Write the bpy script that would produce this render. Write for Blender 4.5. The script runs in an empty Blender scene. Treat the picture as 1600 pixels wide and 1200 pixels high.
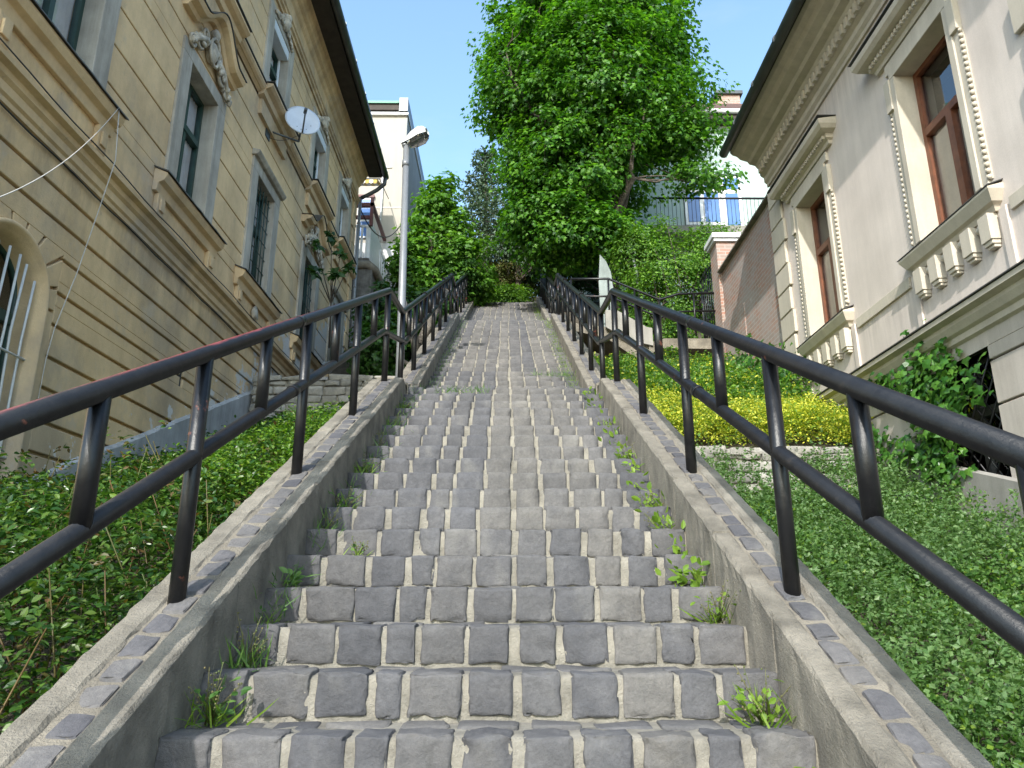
import bpy, math, random
import numpy as np
from mathutils import Vector, Matrix
random.seed(7); RNG = np.random.default_rng(11)
sc = bpy.context.scene
col = bpy.data.collections.new('place'); sc.collection.children.link(col)
R = math.radians

# ------------------------------------------------------------------ tagging
def tag(o, label=None, cat=None, group=None, kind=None):
    if label: o['label'] = label
    if cat: o['category'] = cat
    if group: o['group'] = group
    if kind: o['kind'] = kind
    return o
def empty(name, loc, label, cat, group=None):
    o = bpy.data.objects.new(name, None); col.objects.link(o); o.location = loc
    o.empty_display_size = .2
    return tag(o, label, cat, group)

# ------------------------------------------------------------------ mesh builder
class MB:
    def __init__(s): s.v = []; s.f = []; s.m = []; s.s = []
    def add(s, vs, fs, mi=0, smooth=False):
        n = len(s.v); s.v += [tuple(v) for v in vs]
        for f in fs: s.f.append(tuple(i+n for i in f)); s.m.append(mi); s.s.append(smooth)
        return s
    def box(s, x0, x1, y0, y1, z0, z1, mi=0):
        if x0 > x1: x0, x1 = x1, x0
        if y0 > y1: y0, y1 = y1, y0
        v = [(x0,y0,z0),(x1,y0,z0),(x1,y1,z0),(x0,y1,z0),(x0,y0,z1),(x1,y0,z1),(x1,y1,z1),(x0,y1,z1)]
        return s.add(v, [(0,3,2,1),(4,5,6,7),(0,1,5,4),(1,2,6,5),(2,3,7,6),(3,0,4,7)], mi)
    def hexa(s, v, mi=0):
        return s.add(v, [(0,3,2,1),(4,5,6,7),(0,1,5,4),(1,2,6,5),(2,3,7,6),(3,0,4,7)], mi)
    def prism(s, poly, a0, a1, axis='y', mi=0, smooth=False):
        """closed polygon swept along an axis; poly in the other two axes (x,z | y,z | x,y)"""
        n = len(poly)
        def P(p, a):
            return (p[0],a,p[1]) if axis == 'y' else ((a,p[0],p[1]) if axis == 'x' else (p[0],p[1],a))
        vs = [P(p,a0) for p in poly]+[P(p,a1) for p in poly]
        fs = [(i,(i+1)%n,n+(i+1)%n,n+i) for i in range(n)]
        s.add(vs, fs, mi, smooth); k = len(s.v)-2*n
        s.f.append(tuple(range(k+n-1,k-1,-1))); s.m.append(mi); s.s.append(False)
        s.f.append(tuple(range(k+n,k+2*n))); s.m.append(mi); s.s.append(False)
        return s
    def tube(s, pts, r, seg=10, mi=0, cap=True):
        pts = [Vector(p) for p in pts]; n = len(pts)
        rs = r if isinstance(r, (list,tuple)) else [r]*n
        vs = []; up = None
        for i,p in enumerate(pts):
            if i == 0: d = pts[1]-p
            elif i == n-1: d = p-pts[i-1]
            else: d = (pts[i+1]-p).normalized()+(p-pts[i-1]).normalized()
            d.normalize()
            if up is None:
                up = Vector((0,0,1)) if abs(d.z) < .9 else Vector((1,0,0))
            a = d.cross(up); a.normalize(); b = a.cross(d); b.normalize(); up = b
            k = 1.0
            if 0 < i < n-1:
                c = (pts[i+1]-p).normalized().dot((p-pts[i-1]).normalized()); k = 1/max(.6, math.sqrt((1+c)/2))
            for j in range(seg):
                t = 2*math.pi*j/seg
                vs.append(p+(a*math.cos(t)+b*math.sin(t))*rs[i]*k)
        fs = [(i*seg+j, i*seg+(j+1)%seg, (i+1)*seg+(j+1)%seg, (i+1)*seg+j) for i in range(n-1) for j in range(seg)]
        s.add(vs, fs, mi, True)
        if cap:
            k = len(s.v)-n*seg
            s.f.append(tuple(range(k+seg-1,k-1,-1))); s.m.append(mi); s.s.append(False)
            s.f.append(tuple(range(k+(n-1)*seg,k+n*seg))); s.m.append(mi); s.s.append(False)
        return s
    def lathe(s, prof, c, seg=20, mi=0):
        vs = [(c[0]+r*math.cos(2*math.pi*j/seg), c[1]+r*math.sin(2*math.pi*j/seg), c[2]+z) for r,z in prof for j in range(seg)]
        n = len(prof)
        return s.add(vs, [(i*seg+j, i*seg+(j+1)%seg, (i+1)*seg+(j+1)%seg, (i+1)*seg+j) for i in range(n-1) for j in range(seg)], mi, True)
    def blob(s, c, r, mi=0, n=6, m=8, jit=.0):
        vs = []
        for i in range(n+1):
            th = math.pi*i/n
            for j in range(m):
                ph = 2*math.pi*j/m; k = 1+random.uniform(-jit,jit)
                vs.append((c[0]+r[0]*k*math.sin(th)*math.cos(ph), c[1]+r[1]*k*math.sin(th)*math.sin(ph), c[2]+r[2]*k*math.cos(th)))
        return s.add(vs, [(i*m+j, (i+1)*m+j, (i+1)*m+(j+1)%m, i*m+(j+1)%m) for i in range(n) for j in range(m)], mi, True)
    def build(s, name, mats, parent=None, bev=0, label=None):
        me = bpy.data.meshes.new(name); me.from_pydata(s.v, [], s.f)
        mats = mats if isinstance(mats, (list,tuple)) else [mats]
        for m in mats: me.materials.append(m)
        me.polygons.foreach_set('material_index', s.m); me.polygons.foreach_set('use_smooth', s.s)
        me.update()
        o = bpy.data.objects.new(name, me); col.objects.link(o)
        if parent:
            o.parent = parent; o.matrix_parent_inverse = Matrix.Translation(-world_loc(parent))
        if bev:
            b = o.modifiers.new('edge', 'BEVEL'); b.width = bev; b.segments = 1; b.limit_method = 'ANGLE'; b.angle_limit = R(50)
        if label: o['label'] = label
        return o
def world_loc(o):
    # every empty sits unrotated at its location, every part mesh at the origin of the world
    return o.location if o.type == 'EMPTY' else Vector((0,0,0))
def np_mesh(name, V, loops, sizes, mats, mi=None, smooth=False, parent=None):
    me = bpy.data.meshes.new(name); V = np.asarray(V, np.float32)
    me.vertices.add(len(V)); me.vertices.foreach_set('co', V.ravel())
    loops = np.asarray(loops, np.int32); sizes = np.asarray(sizes, np.int32)
    me.loops.add(len(loops)); me.loops.foreach_set('vertex_index', loops)
    me.polygons.add(len(sizes)); st = np.zeros(len(sizes), np.int32); st[1:] = np.cumsum(sizes)[:-1]
    me.polygons.foreach_set('loop_start', st); me.polygons.foreach_set('loop_total', sizes)
    for m in (mats if isinstance(mats,(list,tuple)) else [mats]): me.materials.append(m)
    if mi is not None: me.polygons.foreach_set('material_index', np.asarray(mi, np.int32))
    me.polygons.foreach_set('use_smooth', np.full(len(sizes), smooth))
    me.update(calc_edges=True); me.validate()
    o = bpy.data.objects.new(name, me); col.objects.link(o)
    if parent:
        o.parent = parent; o.matrix_parent_inverse = Matrix.Translation(-world_loc(parent))
    return o

# ------------------------------------------------------------------ materials
def nodes(name):
    m = bpy.data.materials.new(name); m.use_nodes = True
    nt = m.node_tree; b = nt.nodes['Principled BSDF']
    return m, nt, b
def N(nt, t, **kw):
    n = nt.nodes.new(t)
    for k,v in kw.items():
        if k in n.inputs: n.inputs[k].default_value = v
        else: setattr(n, k, v)
    return n
def noise(nt, scale, detail=5, rough=.6, stretch=None, seed=0):
    g = N(nt, 'ShaderNodeNewGeometry'); mp = N(nt, 'ShaderNodeMapping')
    mp.inputs['Scale'].default_value = stretch or (1,1,1); mp.inputs['Location'].default_value = (seed*3.1, seed*7.7, seed*1.3)
    nt.links.new(g.outputs['Position'], mp.inputs['Vector'])
    n = N(nt, 'ShaderNodeTexNoise'); n.inputs['Scale'].default_value = scale; n.inputs['Detail'].default_value = detail; n.inputs['Roughness'].default_value = rough
    nt.links.new(mp.outputs['Vector'], n.inputs['Vector'])
    return n.outputs['Fac']
def ramp(nt, src, stops):
    r = N(nt, 'ShaderNodeValToRGB'); e = r.color_ramp.elements
    while len(e) < len(stops): e.new(.5)
    for i,(p,c) in enumerate(stops):
        e[i].position = p; e[i].color = (*c,1) if len(c) == 3 else c
    nt.links.new(src, r.inputs['Fac']); return r.outputs['Color']
def mix(nt, fac, a, b, mode='MIX'):
    n = N(nt, 'ShaderNodeMix', data_type='RGBA', blend_type=mode)
    for sock, v in ((n.inputs[0],fac),(n.inputs[6],a),(n.inputs[7],b)):
        if isinstance(v, bpy.types.NodeSocket): nt.links.new(v, sock)
        elif isinstance(v, (int,float)): sock.default_value = v
        else: sock.default_value = (*v,1)
    return n.outputs[2]
def mth(nt, op, a, b=0.0):
    n = N(nt, 'ShaderNodeMath', operation=op)
    for sock, v in ((n.inputs[0],a),(n.inputs[1],b)):
        if isinstance(v, bpy.types.NodeSocket): nt.links.new(v, sock)
        else: sock.default_value = v
    return n.outputs[0]
def bump(nt, b, src, strength=.3, dist=.02):
    n = N(nt, 'ShaderNodeBump'); n.inputs['Strength'].default_value = strength; n.inputs['Distance'].default_value = dist
    nt.links.new(src, n.inputs['Height']); nt.links.new(n.outputs['Normal'], b.inputs['Normal'])
def g3(a): return ((.0,(a,a,a)),)
def plain(name, c, rough=.7, var=.25, scale=6, bs=.2, bd=.01, metal=0, streak=0, fine=60, dirt=None):
    m, nt, b = nodes(name)
    n1 = noise(nt, scale, 6); lo = tuple(x*(1-var) for x in c); hi = tuple(min(1,x*(1+var)) for x in c)
    cc = ramp(nt, n1, ((.3,lo),(.7,hi)))
    if streak:
        n2 = noise(nt, 2.2, 6, .65, (3,3,.28), 4)
        cc = mix(nt, streak, cc, ramp(nt, n2, ((.35,(.35,.33,.3)),(.62,(1,1,1)))), 'MULTIPLY')
    n3 = noise(nt, fine, 4, .7, None, 2)
    cc = mix(nt, .25, cc, ramp(nt, n3, ((.3,(.6,.6,.6)),(.7,(1,1,1)))), 'MULTIPLY')
    nt.links.new(cc, b.inputs['Base Color']); b.inputs['Roughness'].default_value = rough; b.inputs['Metallic'].default_value = metal
    if bs: bump(nt, b, n3, bs, bd)
    return m
def leafmat(name, cols, trans=.35, rough=.45, sat=None):
    m, nt, b = nodes(name)
    g = N(nt, 'ShaderNodeNewGeometry')
    n = len(cols); st = [(i/(n-1) if n > 1 else 0, c) for i,c in enumerate(cols)]
    cc = ramp(nt, g.outputs['Random Per Island'], st)
    big = noise(nt, .9, 3); cc = mix(nt, .55, cc, ramp(nt, big, ((.33,(.5,.55,.5)),(.66,(1.25,1.2,1.1)))), 'MULTIPLY')
    nt.links.new(cc, b.inputs['Base Color']); b.inputs['Roughness'].default_value = rough
    b.inputs['Specular IOR Level'].default_value = .35
    t = N(nt, 'ShaderNodeBsdfTranslucent'); tc = mix(nt, 1.0, cc, (1.5,1.6,.55), 'MULTIPLY'); nt.links.new(tc, t.inputs['Color'])
    ms = N(nt, 'ShaderNodeMixShader'); ms.inputs[0].default_value = trans
    nt.links.new(b.outputs[0], ms.inputs[1]); nt.links.new(t.outputs[0], ms.inputs[2])
    nt.links.new(ms.outputs[0], nt.nodes['Material Output'].inputs['Surface'])
    return m

def facade_ochre(name, peel=True, tint=(1,1,1)):
    m, nt, b = nodes(name)
    T = lambda c: tuple(c[i]*tint[i] for i in range(3))
    n1 = noise(nt, .55, 7, .68); c1 = ramp(nt, n1, ((.36,T((.47,.36,.235))),(.5,T((.66,.475,.265))),(.63,T((.76,.55,.305)))))
    n2 = noise(nt, 1.5, 7, .7, (1.3,1.3,.7), 3)
    c2 = mix(nt, .42, c1, ramp(nt, n2, ((.34,(.50,.47,.45)),(.6,(1,1,1)))), 'MULTIPLY')
    n3 = noise(nt, 7, 6, .75, None, 5)
    c3 = mix(nt, ramp(nt, n3, ((.60,(0,0,0)),(.72,(.55,.55,.55)))), c2, T((.30,.24,.175)))
    n6 = noise(nt, 1.1, 6, .7, None, 12)
    c3 = mix(nt, ramp(nt, n6, ((.56,(0,0,0)),(.66,(.5,.5,.5)))), c3, T((.44,.375,.30)))
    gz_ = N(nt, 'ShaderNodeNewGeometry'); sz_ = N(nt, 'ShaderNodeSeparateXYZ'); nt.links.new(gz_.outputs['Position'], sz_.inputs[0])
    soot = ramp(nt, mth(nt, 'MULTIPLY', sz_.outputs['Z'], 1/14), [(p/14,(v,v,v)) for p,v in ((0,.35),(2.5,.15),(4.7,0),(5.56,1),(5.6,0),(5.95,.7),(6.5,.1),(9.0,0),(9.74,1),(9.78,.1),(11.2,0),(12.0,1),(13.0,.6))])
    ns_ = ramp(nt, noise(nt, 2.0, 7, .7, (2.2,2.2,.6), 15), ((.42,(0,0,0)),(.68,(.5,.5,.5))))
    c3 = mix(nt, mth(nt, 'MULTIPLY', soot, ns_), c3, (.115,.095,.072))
    if peel:
        g = N(nt, 'ShaderNodeNewGeometry'); s = N(nt, 'ShaderNodeSeparateXYZ'); nt.links.new(g.outputs['Position'], s.inputs[0])
        h = mth(nt, 'SUBTRACT', s.outputs['Z'], mth(nt, 'MULTIPLY', s.outputs['Y'], .43))
        hh = mth(nt, 'MULTIPLY', mth(nt, 'ADD', h, -.15), -.24)
        far = mth(nt, 'MULTIPLY', mth(nt, 'ADD', s.outputs['Y'], -9.8), .07)
        far = mth(nt, 'MINIMUM', mth(nt, 'MAXIMUM', far, 0), .27)
        n4 = noise(nt, 3.2, 8, .7, None, 9)
        k = mth(nt, 'ADD', mth(nt, 'ADD', n4, hh), far)
        c3 = mix(nt, ramp(nt, k, ((.64,(0,0,0)),(.66,(1,1,1)))), c3, (.55,.53,.50))
    nt.links.new(c3, b.inputs['Base Color']); b.inputs['Roughness'].default_value = .9
    n5 = noise(nt, 45, 6, .7, None, 6); bump(nt, b, n5, .35, .012)
    return m
def villa_mat(name, c, stops, amt):
    m = plain(name, c, .88, .07, 1.3, .25, .006, streak=.13); nt = m.node_tree; b = nt.nodes['Principled BSDF']
    src = b.inputs['Base Color'].links[0].from_socket
    g = N(nt, 'ShaderNodeNewGeometry'); s = N(nt, 'ShaderNodeSeparateXYZ'); nt.links.new(g.outputs['Position'], s.inputs[0])
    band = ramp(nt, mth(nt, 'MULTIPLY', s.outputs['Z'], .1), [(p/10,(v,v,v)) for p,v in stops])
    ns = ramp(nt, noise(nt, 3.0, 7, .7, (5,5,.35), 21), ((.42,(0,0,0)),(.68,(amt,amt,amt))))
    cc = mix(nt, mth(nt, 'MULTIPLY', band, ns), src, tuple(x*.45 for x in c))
    pat = ramp(nt, noise(nt, .8, 5, .6, None, 23), ((.35,(.90,.895,.89)),(.65,(1.03,1.03,1.03))))
    nt.links.new(mix(nt, 1.0, cc, pat, 'MULTIPLY'), b.inputs['Base Color']); return m
def stone_mat(name, stops, bs=.6):
    m, nt, b = nodes(name)
    g = N(nt, 'ShaderNodeNewGeometry'); cc = ramp(nt, g.outputs['Random Per Island'], stops)
    n1 = noise(nt, 9, 8, .7); cc = mix(nt, .75, cc, ramp(nt, n1, ((.3,(.60,.60,.62)),(.7,(1.25,1.22,1.18)))), 'MULTIPLY')
    n2 = noise(nt, 70, 6, .75, None, 3); cc = mix(nt, .5, cc, ramp(nt, n2, ((.3,(.55,.55,.55)),(.65,(1.15,1.15,1.15)))), 'MULTIPLY')
    n6 = noise(nt, 1.3, 5, .65, None, 13); cc = mix(nt, 1.0, cc, ramp(nt, n6, ((.35,(.78,.78,.78)),(.65,(1.15,1.14,1.12)))), 'MULTIPLY')
    n7 = noise(nt, 16, 7, .7, (1,1,.35), 17); cc = mix(nt, ramp(nt, n7, ((.62,(0,0,0)),(.72,(.5,.5,.5)))), cc, (.05,.049,.046))
    n3 = noise(nt, 3.5, 6, .6, (1,1,.5), 8); cc = mix(nt, ramp(nt, n3, ((.55,(0,0,0)),(.78,(.45,.45,.45)))), cc, (.25,.238,.215))
    nt.links.new(cc, b.inputs['Base Color']); b.inputs['Roughness'].default_value = .82
    n4 = noise(nt, 28, 9, .72, None, 5); bump(nt, b, n4, bs, .02)
    return m
def brick_mat(name):
    m, nt, b = nodes(name)
    g = N(nt, 'ShaderNodeNewGeometry'); s = N(nt, 'ShaderNodeSeparateXYZ'); nt.links.new(g.outputs['Position'], s.inputs[0])
    cx = N(nt, 'ShaderNodeCombineXYZ'); nt.links.new(mth(nt,'ADD',s.outputs['X'],s.outputs['Y']), cx.inputs[0]); nt.links.new(s.outputs['Z'], cx.inputs[1])
    t = N(nt, 'ShaderNodeTexBrick'); nt.links.new(cx.outputs[0], t.inputs['Vector'])
    t.inputs['Scale'].default_value = 1; t.inputs['Brick Width'].default_value = .26; t.inputs['Row Height'].default_value = .078; t.inputs['Mortar Size'].default_value = .008
    t.inputs['Color1'].default_value = (.38,.155,.095,1); t.inputs['Color2'].default_value = (.27,.175,.135,1); t.inputs['Mortar'].default_value = (.40,.36,.32,1)
    t.inputs['Bias'].default_value = .1
    n1 = noise(nt, 1.1, 7, .7); c = mix(nt, ramp(nt, n1, ((.40,(.1,.1,.1)),(.58,(.68,.68,.68)))), t.outputs['Color'], (.34,.31,.29))
    n2 = noise(nt, 2.4, 8, .75, (1,1,.5), 4); c = mix(nt, ramp(nt, n2, ((.62,(0,0,0)),(.70,(.75,.75,.75)))), c, (.62,.59,.55))
    nt.links.new(c, b.inputs['Base Color']); b.inputs['Roughness'].default_value = .9
    bump(nt, b, t.outputs['Fac'], -.5, .012); return m
def glass_mat(name, tint=(.98,.99,1.0), refl=.12):
    m, nt, b = nodes(name)
    nt.nodes.remove(b)
    tr = N(nt, 'ShaderNodeBsdfTransparent'); tr.inputs[0].default_value = (*tint,1)
    gl = N(nt, 'ShaderNodeBsdfGlossy'); gl.inputs['Roughness'].default_value = .02
    lw = N(nt, 'ShaderNodeFresnel'); lw.inputs[0].default_value = 1.5
    f = mth(nt, 'MINIMUM', mth(nt, 'ADD', lw.outputs[0], refl), 1.0)
    ms = N(nt, 'ShaderNodeMixShader'); nt.links.new(f, ms.inputs[0]); nt.links.new(tr.outputs[0], ms.inputs[1]); nt.links.new(gl.outputs[0], ms.inputs[2])
    nt.links.new(ms.outputs[0], nt.nodes['Material Output'].inputs['Surface'])
    return m
def iron_mat(name, red=False):
    m, nt, b = nodes(name)
    n1 = noise(nt, 14, 8, .7); c = ramp(nt, n1, ((.35,(.004,.004,.005)),(.60,(.009,.009,.010)),(.80,(.030,.024,.021))))
    n2 = noise(nt, 5, 7, .7, None, 3); rm = ramp(nt, n2, ((.650,(0,0,0)),(.675,(.8,.8,.8))))
    c = mix(nt, rm, c, (.14,.05,.034))
    if red:
        g = N(nt, 'ShaderNodeNewGeometry'); s = N(nt, 'ShaderNodeSeparateXYZ'); nt.links.new(g.outputs['Normal'], s.inputs[0])
        p = N(nt, 'ShaderNodeSeparateXYZ'); nt.links.new(g.outputs['Position'], p.inputs[0])
        up = mth(nt, 'ADD', mth(nt, 'MULTIPLY', s.outputs['Z'], .75), mth(nt, 'MULTIPLY', s.outputs['X'], -.35))
        k = mth(nt, 'ADD', up, mth(nt, 'MULTIPLY', mth(nt, 'SUBTRACT', noise(nt, 6, 6, .7, (1,.3,1), 2), .5), .8))
        k = mth(nt, 'ADD', k, mth(nt, 'MULTIPLY', mth(nt, 'MAXIMUM', mth(nt, 'SUBTRACT', p.outputs['Y'], 3.6), 0), -.22))
        c = mix(nt, ramp(nt, k, ((.38,(0,0,0)),(.68,(.65,.65,.65)))), c, (.26,.055,.06))
    nt.links.new(c, b.inputs['Base Color']); b.inputs['Roughness'].default_value = .34
    b.inputs['Specular IOR Level'].default_value = .42
    bump(nt, b, noise(nt, 26, 8, .75, None, 5), .32, .008)
    return m

M = {}
M['ochre'] = facade_ochre('ochre_stucco')
M['ochre_trim'] = facade_ochre('ochre_trim', False, (.93,.95,1.0))
M['grey_trim'] = plain('grey_trim', (.43,.395,.335), .85, .22, 2.2, .25, .01, streak=.5)
M['relief'] = plain('relief_stone', (.50,.45,.37), .9, .4, 9, .4, .02, streak=.4)
M['plinth'] = plain('plinth_cement', (.37,.375,.38), .9, .22, 2.5, .35, .015, streak=.4)
M['tin'] = plain('dark_tin', (.06,.058,.055), .5, .3, 5, .1)
M['gutter'] = plain('gutter_metal', (.07,.08,.085), .4, .3, 4, .1, metal=.3)
M['soffit'] = plain('soffit_boards', (.045,.035,.028), .8, .3, 6, .2)
M['green_wood'] = plain('green_timber', (.018,.05,.040), .45, .25, 8, .1)
M['white_paint'] = plain('white_paint', (.70,.71,.72), .5, .08, 6, .1)
M['shutter'] = plain('shutter_white', (.62,.66,.70), .5, .08, 6, .1)
M['room'] = plain('dark_room', (.05,.048,.045), .9, .2, 3, 0)  # near-black colour carries the shade of unlit rooms and the vent hollow
M['curtain'] = plain('white_curtain', (.84,.86,.88), .9, .1, 4, 0)
M['curtain_beige'] = plain('beige_curtain', (.62,.56,.46), .9, .1, 4, 0)
M['glass'] = glass_mat('window_glass')
M['sky_glass'] = plain('far_sky_reflection', (.10,.20,.44), .08, .1, 2, 0)  # reflected sky painted in as the opaque blue of the panes
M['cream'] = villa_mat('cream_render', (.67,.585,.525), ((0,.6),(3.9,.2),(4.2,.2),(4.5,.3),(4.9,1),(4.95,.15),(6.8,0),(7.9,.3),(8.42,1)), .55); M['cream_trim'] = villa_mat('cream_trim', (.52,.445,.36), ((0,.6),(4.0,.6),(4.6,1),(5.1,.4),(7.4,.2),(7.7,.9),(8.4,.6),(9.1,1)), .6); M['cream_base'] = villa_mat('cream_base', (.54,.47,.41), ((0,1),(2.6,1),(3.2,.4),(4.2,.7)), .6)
M['cream_trim'] = plain('cream_trim', (.54,.48,.395), .85, .10, 2, .2, .006, streak=.2)
M['cream_base'] = plain('cream_base', (.50,.44,.39), .88, .10, 1.5, .2, .006, streak=.25)
M['brown_wood'] = plain('red_brown_timber', (.16,.055,.026), .45, .3, 9, .15)
M['iron'] = iron_mat('black_painted_iron'); M['iron_red'] = iron_mat('worn_red_black_iron', True)
M['stone'] = stone_mat('basalt_setts', ((0,(.068,.069,.079)),(.25,(.108,.105,.107)),(.5,(.083,.084,.094)),(.75,(.132,.126,.121)),(1,(.062,.064,.075))))
M['inlay'] = stone_mat('inlaid_setts', ((0,(.075,.074,.085)),(.5,(.10,.098,.105)),(1,(.135,.128,.125))))
M['mortar'] = plain('sandy_mortar', (.225,.207,.172), .95, .35, 9, .7, .02, fine=90)
M['concrete'] = plain('weathered_concrete', (.215,.190,.152), .95, .35, 4, .8, .02, streak=.35, fine=80)
M['coping'] = plain('grey_coping', (.20,.180,.148), .92, .4, 6, .8, .02, fine=95)
M['pale_concrete'] = plain('pale_concrete', (.27,.255,.23), .9, .15, 3, .3, .01, streak=.3)
M['soil'] = plain('dark_soil', (.07,.058,.042), 1, .4, 6, .9, .05, fine=25)
M['brick'] = brick_mat('old_brick')
M['bark'] = plain('bark', (.085,.068,.052), .95, .4, 9, .9, .04, fine=22)
M['grey_bark'] = plain('grey_bark', (.20,.18,.155), .95, .4, 7, .8, .03, fine=25)
M['cut_wood'] = plain('cut_wood', (.50,.36,.22), .9, .2, 9, .2)
M['dish'] = plain('dish_white', (.55,.60,.68), .4, .06, 5, 0)
M['lamp_grey'] = plain('lamp_pole_paint', (.19,.20,.215), .4, .12, 7, .05, metal=.2)
M['lamp_white'] = plain('lamp_head_white', (.52,.53,.53), .4, .08, 7, .03)
M['lens'] = glass_mat('lamp_lens', (.82,.84,.86), .10)
M['cable'] = plain('white_cable', (.45,.43,.40), .6, .1, 5, 0)
M['black_cable'] = plain('black_cable', (.03,.03,.03), .6, .1, 5, 0)
M['far_cream'] = plain('far_cream_render', (.42,.385,.33), .9, .06, 1.5, .1, .005, streak=.12)
M['far_shade'] = plain('far_shade_render', (.34,.35,.35), .9, .08, 1.5, .1, .005, streak=.2)
M['far_white'] = plain('far_white_render', (.58,.58,.57), .9, .05, 2, .1)
M['roof_green'] = plain('green_sheet', (.03,.20,.13), .5, .1, 4, .05)
M['mint'] = plain('mint_render', (.38,.475,.45), .9, .07, 1.2, .2, .005, streak=.15)
M['roof_tile'] = plain('brown_roof_tiles', (.105,.055,.042), .85, .35, 20, .6, .03)
M['awn_y'] = plain('awning_yellow', (.42,.29,.07), .8, .05, 5, 0); M['awn_w'] = plain('awning_white', (.55,.54,.50), .8, .05, 5, 0)
M['red_brown'] = plain('red_brown_rail', (.14,.05,.045), .6, .2, 6, .1)
M['rough_grey'] = plain('rough_grey_wall', (.19,.18,.165), .95, .4, 5, .9, .05, streak=.5)
M['rubble'] = stone_mat('pale_rubble', ((0,(.22,.215,.20)),(.5,(.29,.28,.25)),(1,(.35,.34,.32))), .6)
M['asphalt'] = plain('asphalt', (.05,.05,.052), .9, .2, 8, .4, .01)
M['dark_bin'] = plain('dark_bin', (.03,.035,.035), .5, .2, 6, .1)

M['maple'] = leafmat('maple_leaf', [(.016,.064,.008),(.045,.145,.013),(.078,.208,.018),(.130,.285,.027)], .42)
M['young'] = leafmat('young_tree_leaf', [(.050,.140,.018),(.105,.250,.030),(.17,.33,.045)], .40)
M['spruce'] = leafmat('spruce_needle', [(.050,.095,.060),(.080,.125,.078),(.105,.155,.095)], .15, .6)
M['yew'] = leafmat('dark_leaf', [(.012,.045,.010),(.028,.080,.016),(.05,.115,.022)], .3)
M['vine'] = leafmat('climber_leaf', [(.030,.095,.010),(.085,.195,.018),(.17,.31,.035)], .4)
M['hedge'] = leafmat('hedge_leaf', [(.018,.062,.012),(.035,.100,.018),(.055,.135,.022)], .35)
M['rose'] = leafmat('rose_leaf', [(.014,.050,.010),(.034,.090,.014),(.062,.135,.020),(.11,.17,.030)], .3, .32)
M['rose_red'] = leafmat('rose_shoot', [(.10,.095,.028),(.13,.07,.028),(.09,.13,.03)], .3)
M['feather'] = leafmat('feather_leaf', [(.07,.15,.045),(.11,.205,.07),(.16,.25,.10)], .4)
M['weed'] = leafmat('weed_leaf', [(.040,.110,.022),(.080,.172,.038),(.14,.245,.068)], .4)
M['yellow'] = leafmat('yellow_leaf', [(.36,.41,.04),(.54,.54,.06),(.66,.63,.10),(.22,.31,.03)], .35)
M['ivy'] = leafmat('ivy_leaf', [(.022,.080,.014),(.05,.140,.022),(.10,.220,.035)], .3, .3)
M['lime'] = leafmat('lime_weed', [(.10,.19,.02),(.16,.27,.03),(.20,.29,.05)], .4)
M['straw'] = leafmat('straw_twig', [(.16,.13,.06),(.12,.13,.05),(.09,.12,.04)], .2)
M['thicket'] = leafmat('thicket_leaf', [(.10,.095,.035),(.15,.125,.05),(.08,.12,.03),(.12,.16,.04)], .35)
M['twig'] = plain('twig', (.14,.115,.09), .9, .3, 8, 0)

# ------------------------------------------------------------------ leaves
LEAF = {
 'oval': (np.array([(0,0,0),(.26,.35,.07),(.22,.7,.05),(0,1,-.04),(-.22,.7,.05),(-.26,.35,.07),(0,.5,0)]), [(0,1,2,6),(6,2,3),(6,3,4),(0,6,4,5)]),
 'diamond': (np.array([(0,0,0),(.32,.45,.08),(0,1,0),(-.32,.45,.08)]), [(0,1,2),(0,2,3)]),
 'blade': (np.array([(-.03,0,0),(.03,0,0),(.025,.55,.10),(0,1,.30),(-.025,.55,.10)]), [(0,1,2,4),(4,2,3)]),
 'needle': (np.array([(-.05,0,0),(.05,0,0),(.03,1,-.05),(-.03,1,-.05)]), [(0,1,2,3)]),
 'maple': (np.array([(0,0,0),(.30,.02,-.05),(.22,.22,.02),(.58,.42,-.08),(.27,.52,.03),(.22,.70,0),(0,1.05,-.08),(-.22,.70,0),(-.27,.52,.03),(-.58,.42,-.08),(-.22,.22,.02),(-.30,.02,-.05),(0,.4,.05)]),
           [(12,0,1,2),(12,2,3,4),(12,4,5,6),(12,6,7,8),(12,8,9,10),(12,10,11,0)]),
 'ivy': (np.array([(0,.05,0),(.28,-.08,-.03),(.50,.28,-.06),(.24,.50,.02),(0,1,-.08),(-.24,.50,.02),(-.50,.28,-.06),(-.28,-.08,-.03),(0,.4,.05)]),
         [(8,0,1,2),(8,2,3,4),(8,4,5,6),(8,6,7,0)]),
}
def unit(a): return a/np.maximum(np.linalg.norm(a, axis=-1, keepdims=True), 1e-6)
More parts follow.
